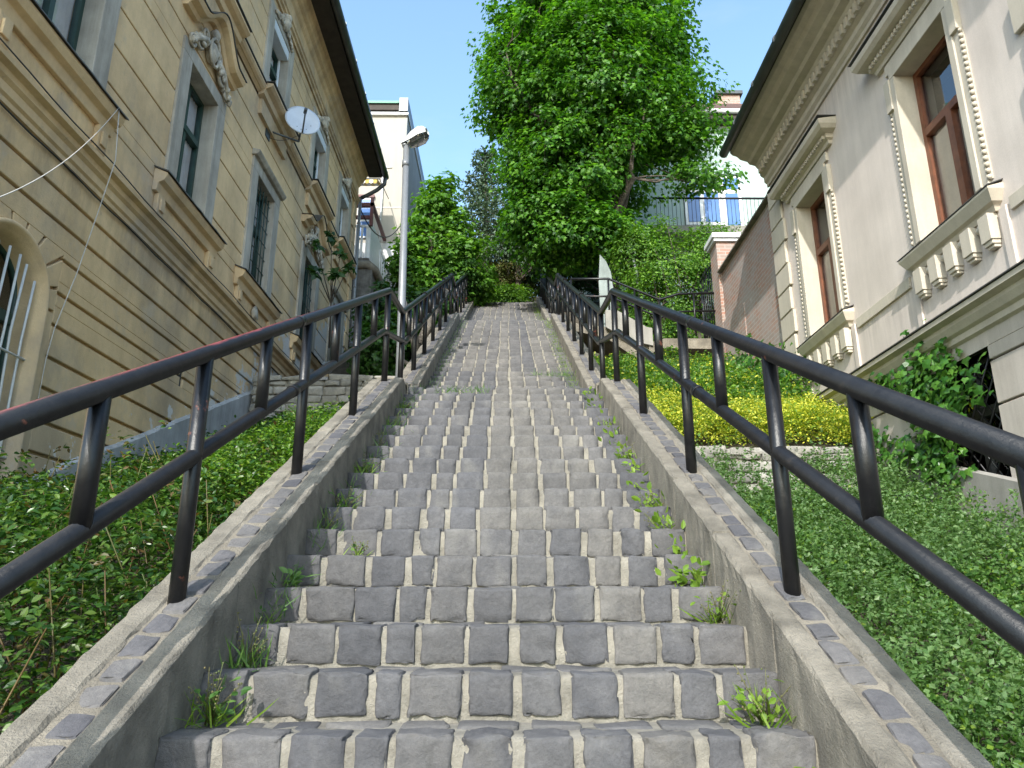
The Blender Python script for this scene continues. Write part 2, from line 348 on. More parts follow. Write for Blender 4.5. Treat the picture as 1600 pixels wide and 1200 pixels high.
def leaves(name, P, size, mat, shape='oval', nrm=None, spread=.6, direc=None, dspread=1.0, parent=None, mats=None, mi=None, rng=RNG):
    """one mesh of small leaf faces: nrm = preferred face normal, direc = preferred tip direction"""
    P = np.asarray(P, float); n = len(P)
    T, F = LEAF[shape]
    nn = np.tile(np.array([0,0,1.]), (n,1)) if nrm is None else np.asarray(nrm, float)
    nn = unit(nn+rng.normal(0, spread, (n,3)))
    dd = rng.normal(0, 1, (n,3)) if direc is None else np.asarray(direc, float)+rng.normal(0, dspread, (n,3))
    dd = unit(dd-nn*np.sum(dd*nn, axis=1, keepdims=True)); sd = np.cross(dd, nn)
    s = (np.asarray(size)*np.ones(n)*rng.uniform(.65, 1.3, n))[:,None,None]
    V = P[:,None,:]+s*(T[None,:,0:1]*sd[:,None,:]+T[None,:,1:2]*dd[:,None,:]+T[None,:,2:3]*nn[:,None,:])
    k = len(T); lp = np.concatenate([np.array(f) for f in F]); sz = np.array([len(f) for f in F])
    loops = (np.arange(n)[:,None]*k+lp[None,:]).ravel(); sizes = np.tile(sz, n)
    pm = None if mi is None else np.repeat(np.asarray(mi), len(F))
    return np_mesh(name, V.reshape(-1,3), loops, sizes, mats or mat, pm, False, parent)
def ball(n, rng=RNG, shell=.0):
    d = unit(rng.normal(0,1,(n,3))); r = (shell+(1-shell)*rng.random(n))**(1/2.2) if shell == 0 else rng.uniform(shell,1,n)
    return d*r[:,None], d

# ------------------------------------------------------------------ geometry of the stairs (z measured from the nosing plane at y=0)
R1, H1 = .30, .1488
F1 = [2.446+R1*k for k in range(-7, 18)]; L1z = .496*F1[-1]
R2, H2 = .29, .154
F2 = [8.5+R2*k for k in range(24)]; L2z = L1z+24*H2
R3, H3 = .29, .150
F3 = [16.15+R3*k for k in range(23)]; L3z = L2z+23*H3
XL, XR = -1.047, .934
def step_z(fl, k):
    return .496*F1[k] if fl == 1 else (L1z+(k+1)*H2 if fl == 2 else L2z+(k+1)*H3)
def smooth(a, b, t):
    t = np.clip((t-a)/(b-a), 0, 1); return t*t*(3-2*t)
def noz(y):   # nosing line for the whole run
    if y < F1[-1]: return .496*y
    if y < 8.5: return L1z
    if y < F2[-1]: return L1z+H2+(H2/R2)*(y-8.5)
    if y < 16.15: return L2z
    if y < F3[-1]: return L2z+H3+(H3/R3)*(y-16.15)
    return L3z

# ------------------------------------------------------------------ GROUND
def ground_z(x, y):
    x = np.asarray(x, float); y = np.asarray(y, float)
    yy = np.clip(y, .3, None)
    left = .43*yy-.72
    right = np.where(y < 8.75, .43*yy-1.0, .43*yy-.46)
    g = np.where(x < 0, left, right)
    top = L3z-.02+.0*y
    up = smooth(15.2, 18.5, y)*(1-smooth(22, 23, y))
    g = g+up*np.where(x > 0, (8.9-(.43*np.minimum(y,18.5)-.46)), .6)*np.where(x > 0, np.clip((y-15.2)/3,0,1), 1)
    g = np.where(y > 17.5, np.maximum(g, np.minimum(top, 7.2+(y-17.5)*.75)), g)
    g = np.where(y > 24, top+.44*np.clip(y-24, 0, 34)+.05*np.maximum(y-58, 0), np.minimum(g, top))
    st = np.interp(y, [-50,.3,7.5,8.5,15.1,16.2,22.5,24], [-.9,-.6,3.0,3.05,6.6,6.7,10.0,L3z-.02])
    inn = (np.abs(x) < 1.25) & (y < 24)
    g = np.where(inn, np.minimum(g, st), g)
    return g
xs = np.concatenate([np.linspace(-160,-8,14), np.linspace(-6,-1.45,14), [-1.24,-1.1,0,.9,1.1,1.24], np.linspace(1.45,6,14), np.linspace(8,160,14)])
ys = np.concatenate([np.linspace(-60,-2,8), np.linspace(0,8.7,30), [8.8], np.linspace(9,30,64), np.linspace(32,70,14), np.linspace(80,400,10)])
X, Y = np.meshgrid(xs, ys); Z = ground_z(X, Y)
V = np.stack([X,Y,Z], -1).reshape(-1,3); nx = len(xs)
q = [(j*nx+i, j*nx+i+1, (j+1)*nx+i+1, (j+1)*nx+i) for j in range(len(ys)-1) for i in range(nx-1)]
tag(np_mesh('ground', V, np.array(q).ravel(), np.full(len(q),4), M['soil'], smooth=True), kind='structure')
b = MB(); b.box(-1.36,1.23,F3[-1]+.02,24.2,L3z-.3,L3z-.005)
tag(b.build('path', M['mortar']), kind='structure')
b = MB(); b.box(-60,60,-14,-.2,-1.6,-.85)
tag(b.build('street', M['asphalt']), kind='structure')

# ------------------------------------------------------------------ STAIRCASE
stair = empty('stone_staircase', (0,.3,0), 'long straight flight of dark basalt setts with pale mortar climbing between the two houses', 'staircase')
def cube_template(n):
    idx = {}; vs = []; fs = []
    g = np.array({3:[-1,-.8,.8,1],5:[-1,-.9,-.4,.4,.9,1],8:[-1,-.93,-.78,-.4,0,.4,.78,.93,1]}[n])
    def vid(p):
        k = tuple(np.round(p,5))
        if k not in idx: idx[k] = len(vs); vs.append(p)
        return idx[k]
    for ax in range(3):
        for sgn in (-1,1):
            if ax == 2 and sgn == -1: continue            # no underside
            if ax == 1 and sgn == 1: continue             # no hidden back
            for i in range(n):
                for j in range(n):
                    quad = []
                    for (a,c) in ((g[i],g[j]),(g[i+1],g[j]),(g[i+1],g[j+1]),(g[i],g[j+1])):
                        p = np.zeros(3); p[ax] = sgn; o = [k for k in range(3) if k != ax]; p[o[0]] = a; p[o[1]] = c; quad.append(vid(p))
                    if (sgn > 0) != (ax == 1): fs.append(quad)
                    else: fs.append(quad[::-1])
    return np.array(vs), np.array(fs)
CT = {n: cube_template(n) for n in (3,5,8)}
def stone(c, half, rad=.014, n=5, warp=.006, rough=.0025, slope=0.0):
    T, F = CT[n]
    half = np.array(half); rad = min(rad, half.min()*.8)
    P = T*half; q = np.clip(P, -(half-rad), half-rad); d = P-q
    ln = np.linalg.norm(d, axis=1, keepdims=True); P = np.where(ln > 1e-9, q+d/np.maximum(ln,1e-9)*rad, P)
    cor = RNG.normal(0, warp, (2,2,2,3)); u = (T+1)/2
    W = 0
    for a in (0,1):
        for b_ in (0,1):
            for e in (0,1):
                w = (u[:,0] if a else 1-u[:,0])*(u[:,1] if b_ else 1-u[:,1])*(u[:,2] if e else 1-u[:,2])
                W = W+w[:,None]*cor[a,b_,e]
    P = P+W
    ph = RNG.uniform(0,6.28,(3,3)); fr = RNG.uniform(25,70,(3,3))
    nz = sum(np.sin(P@fr[k]+ph[k,0])[:,None]*np.array([[.5,1,.6]]) for k in range(3))*rough
    if RNG.random() < .22: nz = nz*2.4                   # a few hammered, flaking faces
    edge_ = (np.sort(np.abs(T), axis=1)[:,1] > .9)[:,None]   # chipped arrises
    chip = np.where(edge_ & (RNG.random((len(T),1)) < .35), RNG.uniform(0,.009,(len(T),1))*(n > 3), 0)
    P = P+nz+RNG.normal(0, rough*.35, P.shape)-np.sign(T)*(np.abs(T) > .9)*chip
    P = P+np.array(c)
    if slope: P[:,2] += slope*(P[:,1]-c[1])
    return P, F
def collect(parts):
    Vs, Ls, off = [], [], 0
    for P,F in parts:
        Vs.append(P); Ls.append(F+off); off += len(P)
    return np.concatenate(Vs), np.concatenate(Ls)
def mortar_slab(x0, x1, y0, y1, z0, z1, nx=44, jit=.0028):
    """riser face + tread as a slightly uneven grid"""
    xs_ = np.linspace(x0,x1,nx+1)
    prof = [(y0,z0),(y0,(z0+z1)/2),(y0+.002,z1-.014),(y0+.014,z1)]+[(y0+.014+(y1-y0-.014)*t, z1) for t in (.25,.5,.75,1)]
    P = np.array([[(x, y+RNG.normal(0,jit*.7), z+RNG.normal(0,jit*.7)) for (y,z) in prof] for x in xs_])
    k = len(prof); V = P.reshape(-1,3)
    F = np.array([(i*k+j, (i+1)*k+j, (i+1)*k+j+1, i*k+j+1) for i in range(nx) for j in range(k-1)])
    return V, F
NC = 11; BASE = np.linspace(XL, XR, NC+1); BASE[1:-1] += RNG.normal(0,.009,NC-1); COLS = BASE.copy()
def make_step(y, zt, rise, depth, hi, edge=.0):
    parts = []; mi = []
    V, F = mortar_slab(XL-.02, XR+.02, y, y+depth+.05, zt-rise-.06, zt-.009, 44 if hi > 3 else 20)
    parts.append((V,F)); mi.append(np.zeros(len(F)))
    dz = RNG.normal(0,.002)
    COLS[1:-1] = COLS[1:-1]+RNG.normal(0,.005,NC-1); COLS[1:-1] -= .12*(COLS[1:-1]-BASE[1:-1])   # joints line up from step to step, drifting a little
    jw = .026 if hi > 3 else .021
    for c in range(NC):
        a_ = COLS[c]+(float(np.clip(RNG.normal(jw/2,.005), .003, .022)) if c else -.004)+RNG.normal(0,.003)
        e_ = COLS[c+1]-(float(np.clip(RNG.normal(jw/2,.005), .003, .022)) if c < NC-1 else .004)+RNG.normal(0,.003)
        w = e_-a_; d = RNG.uniform(.125,.16); h = rise-.004
        P,Fc = stone((a_+w/2, y+d/2-.011+RNG.normal(0,.002), zt-h/2+dz+RNG.normal(0,.0014)), (w/2, d/2, h/2), RNG.uniform(.007,.012), hi, .0024, .0018)
        parts.append((P,Fc)); mi.append(np.ones(len(Fc)))
    x = XL+.02+RNG.uniform(0,.08)
    while x < XR-.08:                                     # back row of setts showing in the tread
        w = float(np.clip(RNG.normal(.19,.02), .14, .24)); w = min(w, XR-.01-x)
        if w < .07: break
        P,Fc = stone((x+w/2, y+.218, zt-.035+RNG.normal(0,.002)), (w/2, .062, .035), .010, 3, .005, .002)
        parts.append((P,Fc)); mi.append(np.ones(len(Fc)))
        x += w+RNG.uniform(.02,.05)
    V,F = collect(parts)
    return np_mesh('step', V, F.ravel(), np.full(len(F),4), [M['mortar'],M['stone']], np.concatenate(mi), True, stair)
for k,y in enumerate(F1): make_step(y, step_z(1,k), H1, R1, 8 if k < 13 else 5)
for k,y in enumerate(F2): make_step(y, step_z(2,k), H2, R2, 5 if k < 6 else 3)
for k,y in enumerate(F3): make_step(y, step_z(3,k), H3, R3, 3)
def landing(y0, y1, z):
    parts = []; mi = []
    V,F = mortar_slab(XL-.02, XR+.02, y0, y1+.05, z-.25, z-.006, 30); parts.append((V,F)); mi.append(np.zeros(len(F)))
    y = y0+.02
    while y < y1-.05:
        x = XL+RNG.uniform(0,.1)
        while x < XR-.06:
            w = min(RNG.uniform(.14,.2), XR-.01-x)
            if w < .06: break
            P,Fc = stone((x+w/2, y+.07, z-.03+RNG.normal(0,.003)), (w/2,.066,.03), .014, 3, .006, .002)
            parts.append((P,Fc)); mi.append(np.ones(len(Fc))); x += w+RNG.uniform(.015,.03)
        y += .16
    V,F = collect(parts)
    np_mesh('landing', V, F.ravel(), np.full(len(F),4), [M['mortar'],M['stone']], np.concatenate(mi), True, stair)
landing(F1[-1]+.30, 8.5, L1z+.001); landing(F2[-1]+.29, 16.15, L2z+.001)

# ------------------------------------------------------------------ side walls (stringers)
RS = .182
def top1(y):
    t = .496*y+RS
    if y > 7.15: t = min(t, .496*7.15+RS+.18*(y-7.15)-1.9*(y-7.15)**2)
    return t
def top2(y):
    return max(L1z+.045, L1z+H2+(H2/R2)*(y-8.5)+RS) if y < 15.0 else min(L1z+H2+(H2/R2)*(y-8.5)+RS, L1z+H2+(H2/R2)*6.5+RS+.1*(y-15)-1.8*(y-15)**2)
def top3(y):
    return max(L2z+.045, L2z+H3+(H3/R3)*(y-16.15)+RS)
def side_wall(side, y0, y1, top, fine):
    xi, xo = (XL, -1.365) if side < 0 else (XR, 1.237)
    d = 1 if side > 0 else -1
    w = abs(xo-xi); a, c = w*.30, w*.68                    # inner coping | setts | outer kerb
    parts = []; mi = []
    def strip(xa, xb, za, ya, yb, m, step=.05, jit=.0024, low=.9, bull=.012):
        n = max(2, int((yb-ya)/step)); yy = np.linspace(ya, yb, n+1)
        rows = []
        for y in yy:
            z = top(y)+za; j = lambda s=jit: RNG.normal(0, s)
            rows.append([(xa+j(.0015), y, z-low), (xa+j(.0015), y, z-.06), (xa+j(), y, z-bull+j()), (xa+d*bull+j(), y, z+j(.002)),
                         ((xa+xb)/2+j(), y, z+j(.002)), (xb-d*bull+j(), y, z+j(.002)), (xb+j(), y, z-bull+j()), (xb, y, z-low)])
        P = np.array(rows); k = P.shape[1]; V = P.reshape(-1,3)
        F = [(i*k+q_, i*k+q_+1, (i+1)*k+q_+1, (i+1)*k+q_) for i in range(n) for q_ in range(k-1)]
        F += [(q_, q_+1, k-2-q_, k-1-q_) for q_ in range(3)]
        b0 = n*k; F += [(b0+k-1-q_, b0+k-2-q_, b0+q_+1, b0+q_) for q_ in range(3)]
        F = np.array(F)
        if d < 0: F = F[:,::-1]
        parts.append((V,F)); mi.append(np.full(len(F), m))
    strip(xi+d*.012, xo-d*.012, -.014, y0, y1, 0)          # body, mortar coloured bed
    y = y0
    while y < y1-.02:                                      # inner coping slabs
        L = min(RNG.uniform(.55,1.15), y1-y)
        strip(xi, xi+d*a, RNG.uniform(.006,.016), y, y+L-.007, 1, fine); y += L
    y = y0
    while y < y1-.02:
        L = min(RNG.uniform(.7,1.6), y1-y)
        strip(xi+d*c, xo, RNG.uniform(-.006,.004), y, y+L-.005, 1, fine); y += L
    y = y0+.06
    xm = xi+d*(a+c)/2; hw = (c-a)/2-.012
    while y < y1-.1:
        ln = RNG.uniform(.044,.060)
        sl = (top(y+.03)-top(y-.03))/.06
        P,Fc = stone((xm+RNG.normal(0,.004), y+ln, top(y+ln)-.0315+RNG.normal(0,.0012)), (hw*RNG.uniform(.85,1.0), ln, .026), .012, 5 if y < 6 else 3, .003, .0012, sl)
        parts.append((P,Fc)); mi.append(np.full(len(Fc), 2))
        y += 2*ln+RNG.uniform(.016,.030)
    V,F = collect(parts)
    return np_mesh('side_wall', V, F.ravel(), np.full(len(F),4), [M['concrete'],M['coping'],M['inlay']], np.concatenate(mi), False, stair)
for s in (-1,1):
    side_wall(s, .3, 7.50, top1, .04); side_wall(s, 7.52, 15.3, top2, .08); side_wall(s, 15.33, 22.8, top3, .14)

# ------------------------------------------------------------------ HANDRAILS
def handrail(side, label):
    x = -1.228 if side < 0 else 1.09
    root = empty('handrail', (x,.3,0), label, 'handrail', 'iron handrails up the stairs')
    y0 = -.9
    segs = [(y0, 7.12, top1), (8.1, 15.1, top2), (15.85, 22.6, top3)]
    RH, MH, rr = .955, .535, .034
    for lvl, nm in ((RH,'top_rail'),(MH,'middle_rail')):
        pts = []
        for a,c,t in segs:
            if lvl == MH and pts: a += .25
            pts += [(x,a,t(a)+lvl),(x,c-(.2 if lvl == MH else 0),t(c-(.2 if lvl == MH else 0))+lvl)]
        b = MB(); b.tube(pts, rr if lvl == RH else rr*.93, 14)
        # weld sleeves
        for (a,c,t) in segs:
            yy = a+2.1
            while yy < c-1:
                b.tube([(x,yy-.03,t(yy-.03)+lvl),(x,yy+.03,t(yy+.03)+lvl)], rr*1.07, 14); yy += 2.9
        b.build(nm, M['iron_red'] if (side < 0 and lvl == RH) else M['iron'], root)
    for si,(a,c,t) in enumerate(segs):
        sp = 1.42 if si == 0 else 1.12
        yp = (2.88 if side < 0 else 2.94)-sp*2 if si == 0 else a+.03
        posts = []
        while yp < c+.05: posts.append(yp); yp += sp
        if si == 0: posts = [p for p in posts if p < c-.4]+[c-.03]
        for i,p in enumerate(posts):
            b = MB(); b.tube([(x,p,t(p)-.08),(x,p,t(p)+RH-.005)], rr*.93, 12)
            b.build('post', M['iron'], root)
            if i+1 < len(posts):
                m_ = (p+posts[i+1])/2
                b = MB(); b.tube([(x,m_,t(m_)+MH),(x,m_,t(m_)+RH-.005)], rr*.9, 12); b.build('baluster', M['iron'], root)
    return root
handrail(-1, 'black iron tube handrail with worn red top, on the left side wall of the stairs')
hr = handrail(1, 'black iron tube handrail on the right side wall, beside the weedy bed')
b = MB(); b.tube([(1.086,22.6,top3(22.6)+.955),(1.75,22.75,top3(22.6)+.98)], .03, 10); b.build('return_rail', M['iron'], hr)

# ------------------------------------------------------------------ helpers for walls with openings
def wall_blocks(b, xa, xb, y0, y1, zs, openings, gap, mi=0):
    """courses zs[i]..zs[i+1] with a groove; openings = (y0,y1,z0,z1) are left free"""
    for za, zb in zip(zs[:-1], zs[1:]):
        lo, hi = za+gap/2, zb-gap/2
        cuts = sorted({lo, hi} | {z for o in openings for z in (o[2],o[3]) if lo < z < hi})
        for c0, c1 in zip(cuts[:-1], cuts[1:]):
            zm = (c0+c1)/2; y = y0
            for o in sorted(o for o in openings if o[2] < zm < o[3] and o[1] > y0 and o[0] < y1):
                if o[0] > y: b.box(xa, xb, y, o[0], c0, c1, mi)
                y = max(y, o[1])
            if y < y1: b.box(xa, xb, y, y1, c0, c1, mi)
def curtain(b, x, y0, y1, z0, z1, amp=.02, wl=.11, mi=0):
    n = max(6, int((y1-y0)/.02)); vs = []
    for i in range(n+1):
        y = y0+(y1-y0)*i/n; xx = x+amp*math.sin(2*math.pi*(y-y0)/wl+.7*math.sin(5*y))
        vs += [(xx,y,z0),(xx,y,z1)]
    b.add(vs, [(2*i,2*i+2,2*i+3,2*i+1) for i in range(n)], mi, True)

# ------------------------------------------------------------------ LEFT HOUSE
XF = -4.2
LY0, LY1 = 4.6, 18.35
house = empty('apartment_house', (-7,11.5,2), 'weathered ochre stucco townhouse with grooved courses, ornate windows and green frames on the left', 'house')
W1Y = [5.85, 8.72, 11.43, 14.46, 17.0]
GF_ARCH = [5.78]
OW, OZ0, OZ1 = .45, 6.58, 8.42        # first-floor opening half width, sill, head
UZ0, UZ1 = 9.98, 11.62
ops = []
e_ = .008
for yc in W1Y: ops += [(yc-OW-e_,yc+OW+e_,OZ0-e_,OZ1+e_),(yc-OW-e_,yc+OW+e_,UZ0-e_,UZ1+e_)]
AR, AC = .43, 4.15                    # arch radius, spring height
for yc in GF_ARCH: ops.append((yc-.66,yc+.66,2.35,AC+.62))
vent = (9.14,9.24,4.22,4.46); ops.append(vent)
b = MB()
wall_blocks(b, XF-.42, XF-.045, LY0, LY1, [-1.2,13.0], ops, 0)
gz = [-1.0,1.62,1.93,2.24,2.55,2.85,3.14,3.44,3.73,4.04,4.35,4.68,4.99,5.28,5.56]
wall_blocks(b, XF-.045, XF, LY0, LY1, gz, ops, .035)
b.box(XF-.045, XF, LY0, LY1, 5.88, 6.40)
z1s = [6.40]+[6.82+.474*i for i in range(7)]; z1s = [z for z in z1s if z < 9.6]+[9.74]
wall_blocks(b, XF-.045, XF, LY0, LY1, z1s, ops, .022)
z2s = [10.12+.42*i for i in range(5)]; z2s = [9.95]+z2s[0:]+[12.02]
wall_blocks(b, XF-.045, XF, LY0, LY1, z2s, ops, .020)
for yc in GF_ARCH:                    # voussoirs round the arch
    bx0, bx1, bz1 = yc-.66, yc+.66, AC+.62
    def hit(a):
        dx, dz = math.cos(a), math.sin(a); t = 1e9
        if dx > 1e-6: t = min(t, .66/dx)
        if dx < -1e-6: t = min(t, -.66/dx)
        if dz > 1e-6: t = min(t, .62/dz)
        return (yc+dx*t, AC+dz*t)
    ca = math.atan2(.62,.66); nW = 9
    for i in range(nW):
        a0, a1 = math.pi*i/nW+.022, math.pi*(i+1)/nW-.022
        inn = [(yc+.545*math.cos(a0+(a1-a0)*k/4), AC+.545*math.sin(a0+(a1-a0)*k/4)) for k in range(5)]
        out = [hit(a0)]
        for cn in (ca, math.pi-ca):
            if a0 < cn < a1: out.append((yc+.66*(1 if cn == ca else -1), AC+.62))
        out.append(hit(a1))
        b.prism(inn[::-1]+out, XF-.045, XF, 'x')
    for s in (-1,1): b.box(XF-.045, XF, yc+s*.545, yc+s*.66, 2.35, AC-.012)
    n = 16
    poly = [(yc+.47*math.cos(math.pi*k/n), AC+.47*math.sin(math.pi*k/n)) for k in range(n+1)]
    for k in range(n):                # core behind the voussoirs
        p0, p1 = poly[k], poly[k+1]; q0, q1 = hit(math.pi*k/n), hit(math.pi*(k+1)/n)
        out = [q0]
        for cn in (ca, math.pi-ca):
            if math.pi*k/n < cn < math.pi*(k+1)/n: out.append((yc+.66*(1 if cn == ca else -1), AC+.62))
        out.append(q1); b.prism([p1,p0]+out, XF-.42, XF-.047, 'x')
    for s in (-1,1): b.box(XF-.42, XF-.047, yc+s*.47, yc+s*.66, 2.35, AC-.002)
b.box(XF-7.5, XF-.43, LY0, LY0+.3, -1.2, 13.0); b.box(XF-7.5, XF-.43, LY1-.3, LY1, -1.2, 13.0); b.box(XF-7.8, XF-7.5, LY0, LY1, -1.2, 13.0)
b.build('wall', M['ochre'], house, .007)
b = MB(); b.box(vent[0]-.01 and XF-.2, XF-.03, vent[0], vent[1], vent[2], vent[3]); b.build('vent', M['room'], house)
# plinth, stepped with the slope
b = MB(); y = LY0
while y < LY1:
    L = random.uniform(1.5,2.1); y2 = min(y+L, LY1); n = 5
    for i in range(n):
        a, c = y+(y2-y)*i/n, y+(y2-y)*(i+1)/n
        za, zc = .43*a-.19+random.uniform(-.012,.012), .43*c-.19+random.uniform(-.012,.012)
        lo = .43*a-2.2
        b.hexa([(XF,a,lo),(XF+.06,a,lo),(XF+.06,c,lo),(XF,c,lo),(XF,a,za+.03),(XF+.06,a,za),(XF+.06,c,zc),(XF,c,zc+.03)])
    y = y2
b.build('plinth', M['plinth'], house)
def course(name, prof, mat, y0=LY0, y1=LY1, bev=0):
    b = MB(); b.prism([(XF+p[0],p[1]) for p in prof], y0, y1); return b.build(name, mat, house, bev)
course('string_course', [(0,5.55),(.03,5.55),(.03,5.60),(.055,5.62),(.055,5.70),(.09,5.73),(.10,5.78),(.16,5.80),(.165,5.84),(0,5.90)], M['ochre_trim'])
b = MB()
b.tube([(XF+.03,LY0+(LY1-LY0)*i/40, 5.52+.012*math.sin(i*1.7)) for i in range(41)], .008, 6)
b.tube([(XF+.17,LY0+(LY1-LY0)*i/40, 5.865+.012*math.sin(i*1.3)) for i in range(41)], .007, 6)
b.build('wall_cable', M['black_cable'], house)
# sill band of the top floor: deeper under each window
b = MB(); y = LY0
prof = lambda p,z: [(XF,z-.24+(.08 if p<.2 else 0)),(XF+p*.4,z-.20+(.08 if p<.2 else 0)),(XF+p*.5,z-.12),(XF+p*.8,z-.09),(XF+p,z-.05),(XF+p,z-.02),(XF,z+.01)]
for yc in sorted(W1Y):
    b.prism(prof(.13,9.94), y, yc-.78); b.prism(prof(.24,9.975), yc-.78, yc+.78); y = yc+.78
    b.box(XF, XF+.06, yc-.70, yc+.70, 9.44, 9.72)
b.prism(prof(.13,9.94), y, LY1)
b.build('sill_band', M['ochre_trim'], house)
b = MB(); y = LY0
for yc in sorted(W1Y):
    b.box(XF, XF+.145, y, yc-.79, 9.945, 9.957); b.box(XF, XF+.262, yc-.79, yc+.79, 9.985, 9.997); y = yc+.79
b.box(XF, XF+.145, y, LY1, 9.945, 9.957); b.build('band_flashing', M['tin'], house)
course('cornice', [(0,12.0),(.04,12.0),(.04,12.06),(.08,12.08),(.08,12.13),(.11,12.15),(.11,12.20),(.05,12.22),(.05,12.58),(.09,12.62),(.12,12.70),(.18,12.74),(.20,12.80),(.24,12.84),(.26,12.92),(.30,12.96),(.30,13.0),(0,13.0)], M['ochre_trim'])
b = MB()
b.box(XF+.0, XF+.73, LY0-.2, LY1+.12, 13.005, 13.05)
b.box(XF+.30, XF+.66, LY0, LY1+.10, 12.96, 13.004)
b.build('eave', M['soffit'], house)
b = MB(); b.prism([(XF+.77,13.06),(XF+.77,13.10),(XF-4,17.2),(XF-7.9,13.2),(XF-7.9,13.06)], LY0-.25, LY1+.15); b.build('roof', M['roof_tile'], house)
b = MB(); gx = XF+.77
b.tube([(gx,LY0-.25,13.0),(gx,LY1+.12,12.98)], .085, 14)
y = LY0+.4
while y < LY1: b.tube([(gx,y-.02,13.0),(gx,y+.02,13.0)], .094, 14); y += 1.1
gut = b.build('gutter', M['gutter'], house)
b = MB(); b.tube([(gx,LY1+.02,12.95),(gx-.02,LY1+.03,12.72),(gx-.22,LY1+.06,12.55),(XF+.28,LY1+.06,12.38),(XF+.12,LY1+.06,12.30)], .055, 12)
b.build('elbow', M['gutter'], gut)
b = MB(); b.tube([(XF+.10,LY1+.06,12.32),(XF+.10,LY1+.06,6.8)], .045, 12)
for z in (11.5,9.6,8.0): b.tube([(XF+.10,LY1+.06,z),(XF+.10,LY1+.06,z+.04)], .055, 12)
b.build('downpipe', M['lamp_grey'], house)
# quoins at the far corner
b = MB(); z = 6.5; k = 0
while z < 11.9:
    b.box(XF, XF+.03, LY1-(.42 if k%2 else .30), LY1+.01, z, z+.40); z += .43; k += 1
b.build('quoin', M['ochre_trim'], house, .006)

def scroll(b, c, r, turns=1.6, t0=0, sgn=1, th=.02):
    pts = []; rs = []
    for i in range(19):
        u = i/18; a = t0+sgn*turns*2*math.pi*u; rad = r*(1-.8*u)
        pts.append((c[0]+.03*u, c[1]+rad*math.cos(a), c[2]+rad*math.sin(a))); rs.append(th*(1.1-.5*u))
    b.tube(pts, rs, 6)
def ornament(b, yc, z0, w, h, seed):
    random.seed(seed)
    x = XF+.05
    b.blob((x,yc,z0+h*.5), (.09,.12,.17), 0, 8, 12)                       # cartouche
    b.tube([(x+.05,yc+.15*math.cos(t*.5236),z0+h*.5+.21*math.sin(t*.5236)) for t in range(13)], .022, 6)
    for s in (-1,1):
        scroll(b, (x,yc+s*w*.42,z0+h*.28), .13, 1.5, math.pi/2, s, .028)
        scroll(b, (x,yc+s*w*.24,z0+h*.66), .10, 1.4, -math.pi/2, s, .024)
        scroll(b, (x,yc+s*w*.62,z0+h*.05), .10, 1.3, 0, s, .024)
        for k in range(16):                                              # acanthus leaves
            u = k/15; yy = yc+s*(.12+u*w*.55); zz = z0+h*(.55-.5*u)+random.uniform(-.07,.07)
            b.blob((x+random.uniform(0,.05),yy,zz), (random.uniform(.025,.05),random.uniform(.025,.055),random.uniform(.03,.07)), 0, 5, 7, .25)
        b.tube([(x+.02,yc+s*.15,z0+h*.55),(x+.05,yc+s*w*.35,z0+h*.42),(x+.04,yc+s*w*.55,z0+h*.18),(x+.02,yc+s*w*.66,z0-.05)], [.035,.04,.035,.02], 7)
    b.blob((x+.03,yc,z0+h*.95), (.06,.10,.09), 0, 6, 9, .2)
def pediment(yc, z0, w, h, par):
    """curved broken hood: ogee from each end up to a raised centre"""
    b = MB(); n = 22; pr = [(.0,0),(.07,.0),(.10,.05),(.19,.07),(.22,.12),(.22,.14),(0,.16)]
    rows = []
    for i in range(n+1):
        u = -1+2*i/n; a = abs(u)
        if a > .72: z = z0+.02*(1-a)
        else: z = z0+h*(.5+.5*math.cos(math.pi*a/.72))
        rows.append([(XF+p[0], yc+u*w, z+p[1]) for p in pr])
    k = len(pr); vs = [p for r_ in rows for p in r_]
    fs = [(i*k+j, i*k+(j+1)%k, (i+1)*k+(j+1)%k, (i+1)*k+j) for i in range(n) for j in range(k)]
    b.add(vs, fs); m = len(b.v)-len(vs); b.f += [tuple(range(m,m+k)), tuple(range(m+n*k+k-1,m+n*k-1,-1))]; b.m += [0,0]; b.s += [False,False]
    pd = b.build('pediment', M['ochre_trim'], par)
    b = MB(); rows = []
    for i in range(n+1):
        u = -1.01+2.02*i/n; a = min(1,abs(u))
        z = (z0+.02*(1-a) if a > .72 else z0+h*(.5+.5*math.cos(math.pi*a/.72)))+.145
        rows += [(XF, yc+u*w, z+.02),(XF+.24, yc+u*w, z),(XF+.24, yc+u*w, z+.012),(XF, yc+u*w, z+.032)]
    fs = [(i*4+j, i*4+(j+1)%4, (i+1)*4+(j+1)%4, (i+1)*4+j) for i in range(n) for j in range(4)]
    b.add(rows, fs); b.build('pediment_flashing', M['tin'], par)
def sash(b, x, y0, y1, z0, z1, zt, t=.05, mid=True, mi=0):
    """timber frame: outer frame, transom at zt, middle stile"""
    b.box(x-.04,x+.03,y0,y0+t,z0,z1,mi); b.box(x-.04,x+.03,y1-t,y1,z0,z1,mi)
    b.box(x-.04,x+.03,y0+t,y1-t,z1-t,z1,mi); b.box(x-.04,x+.03,y0+t,y1-t,z0,z0+t,mi)
    b.box(x-.05,x+.05,y0+t,y1-t,zt-.045,zt+.045,mi)
    if mid: b.box(x-.035,x+.035,(y0+y1)/2-.035,(y0+y1)/2+.035,z0+t,zt-.045,mi); b.box(x-.035,x+.025,(y0+y1)/2-.03,(y0+y1)/2+.03,zt+.045,z1-t,mi)
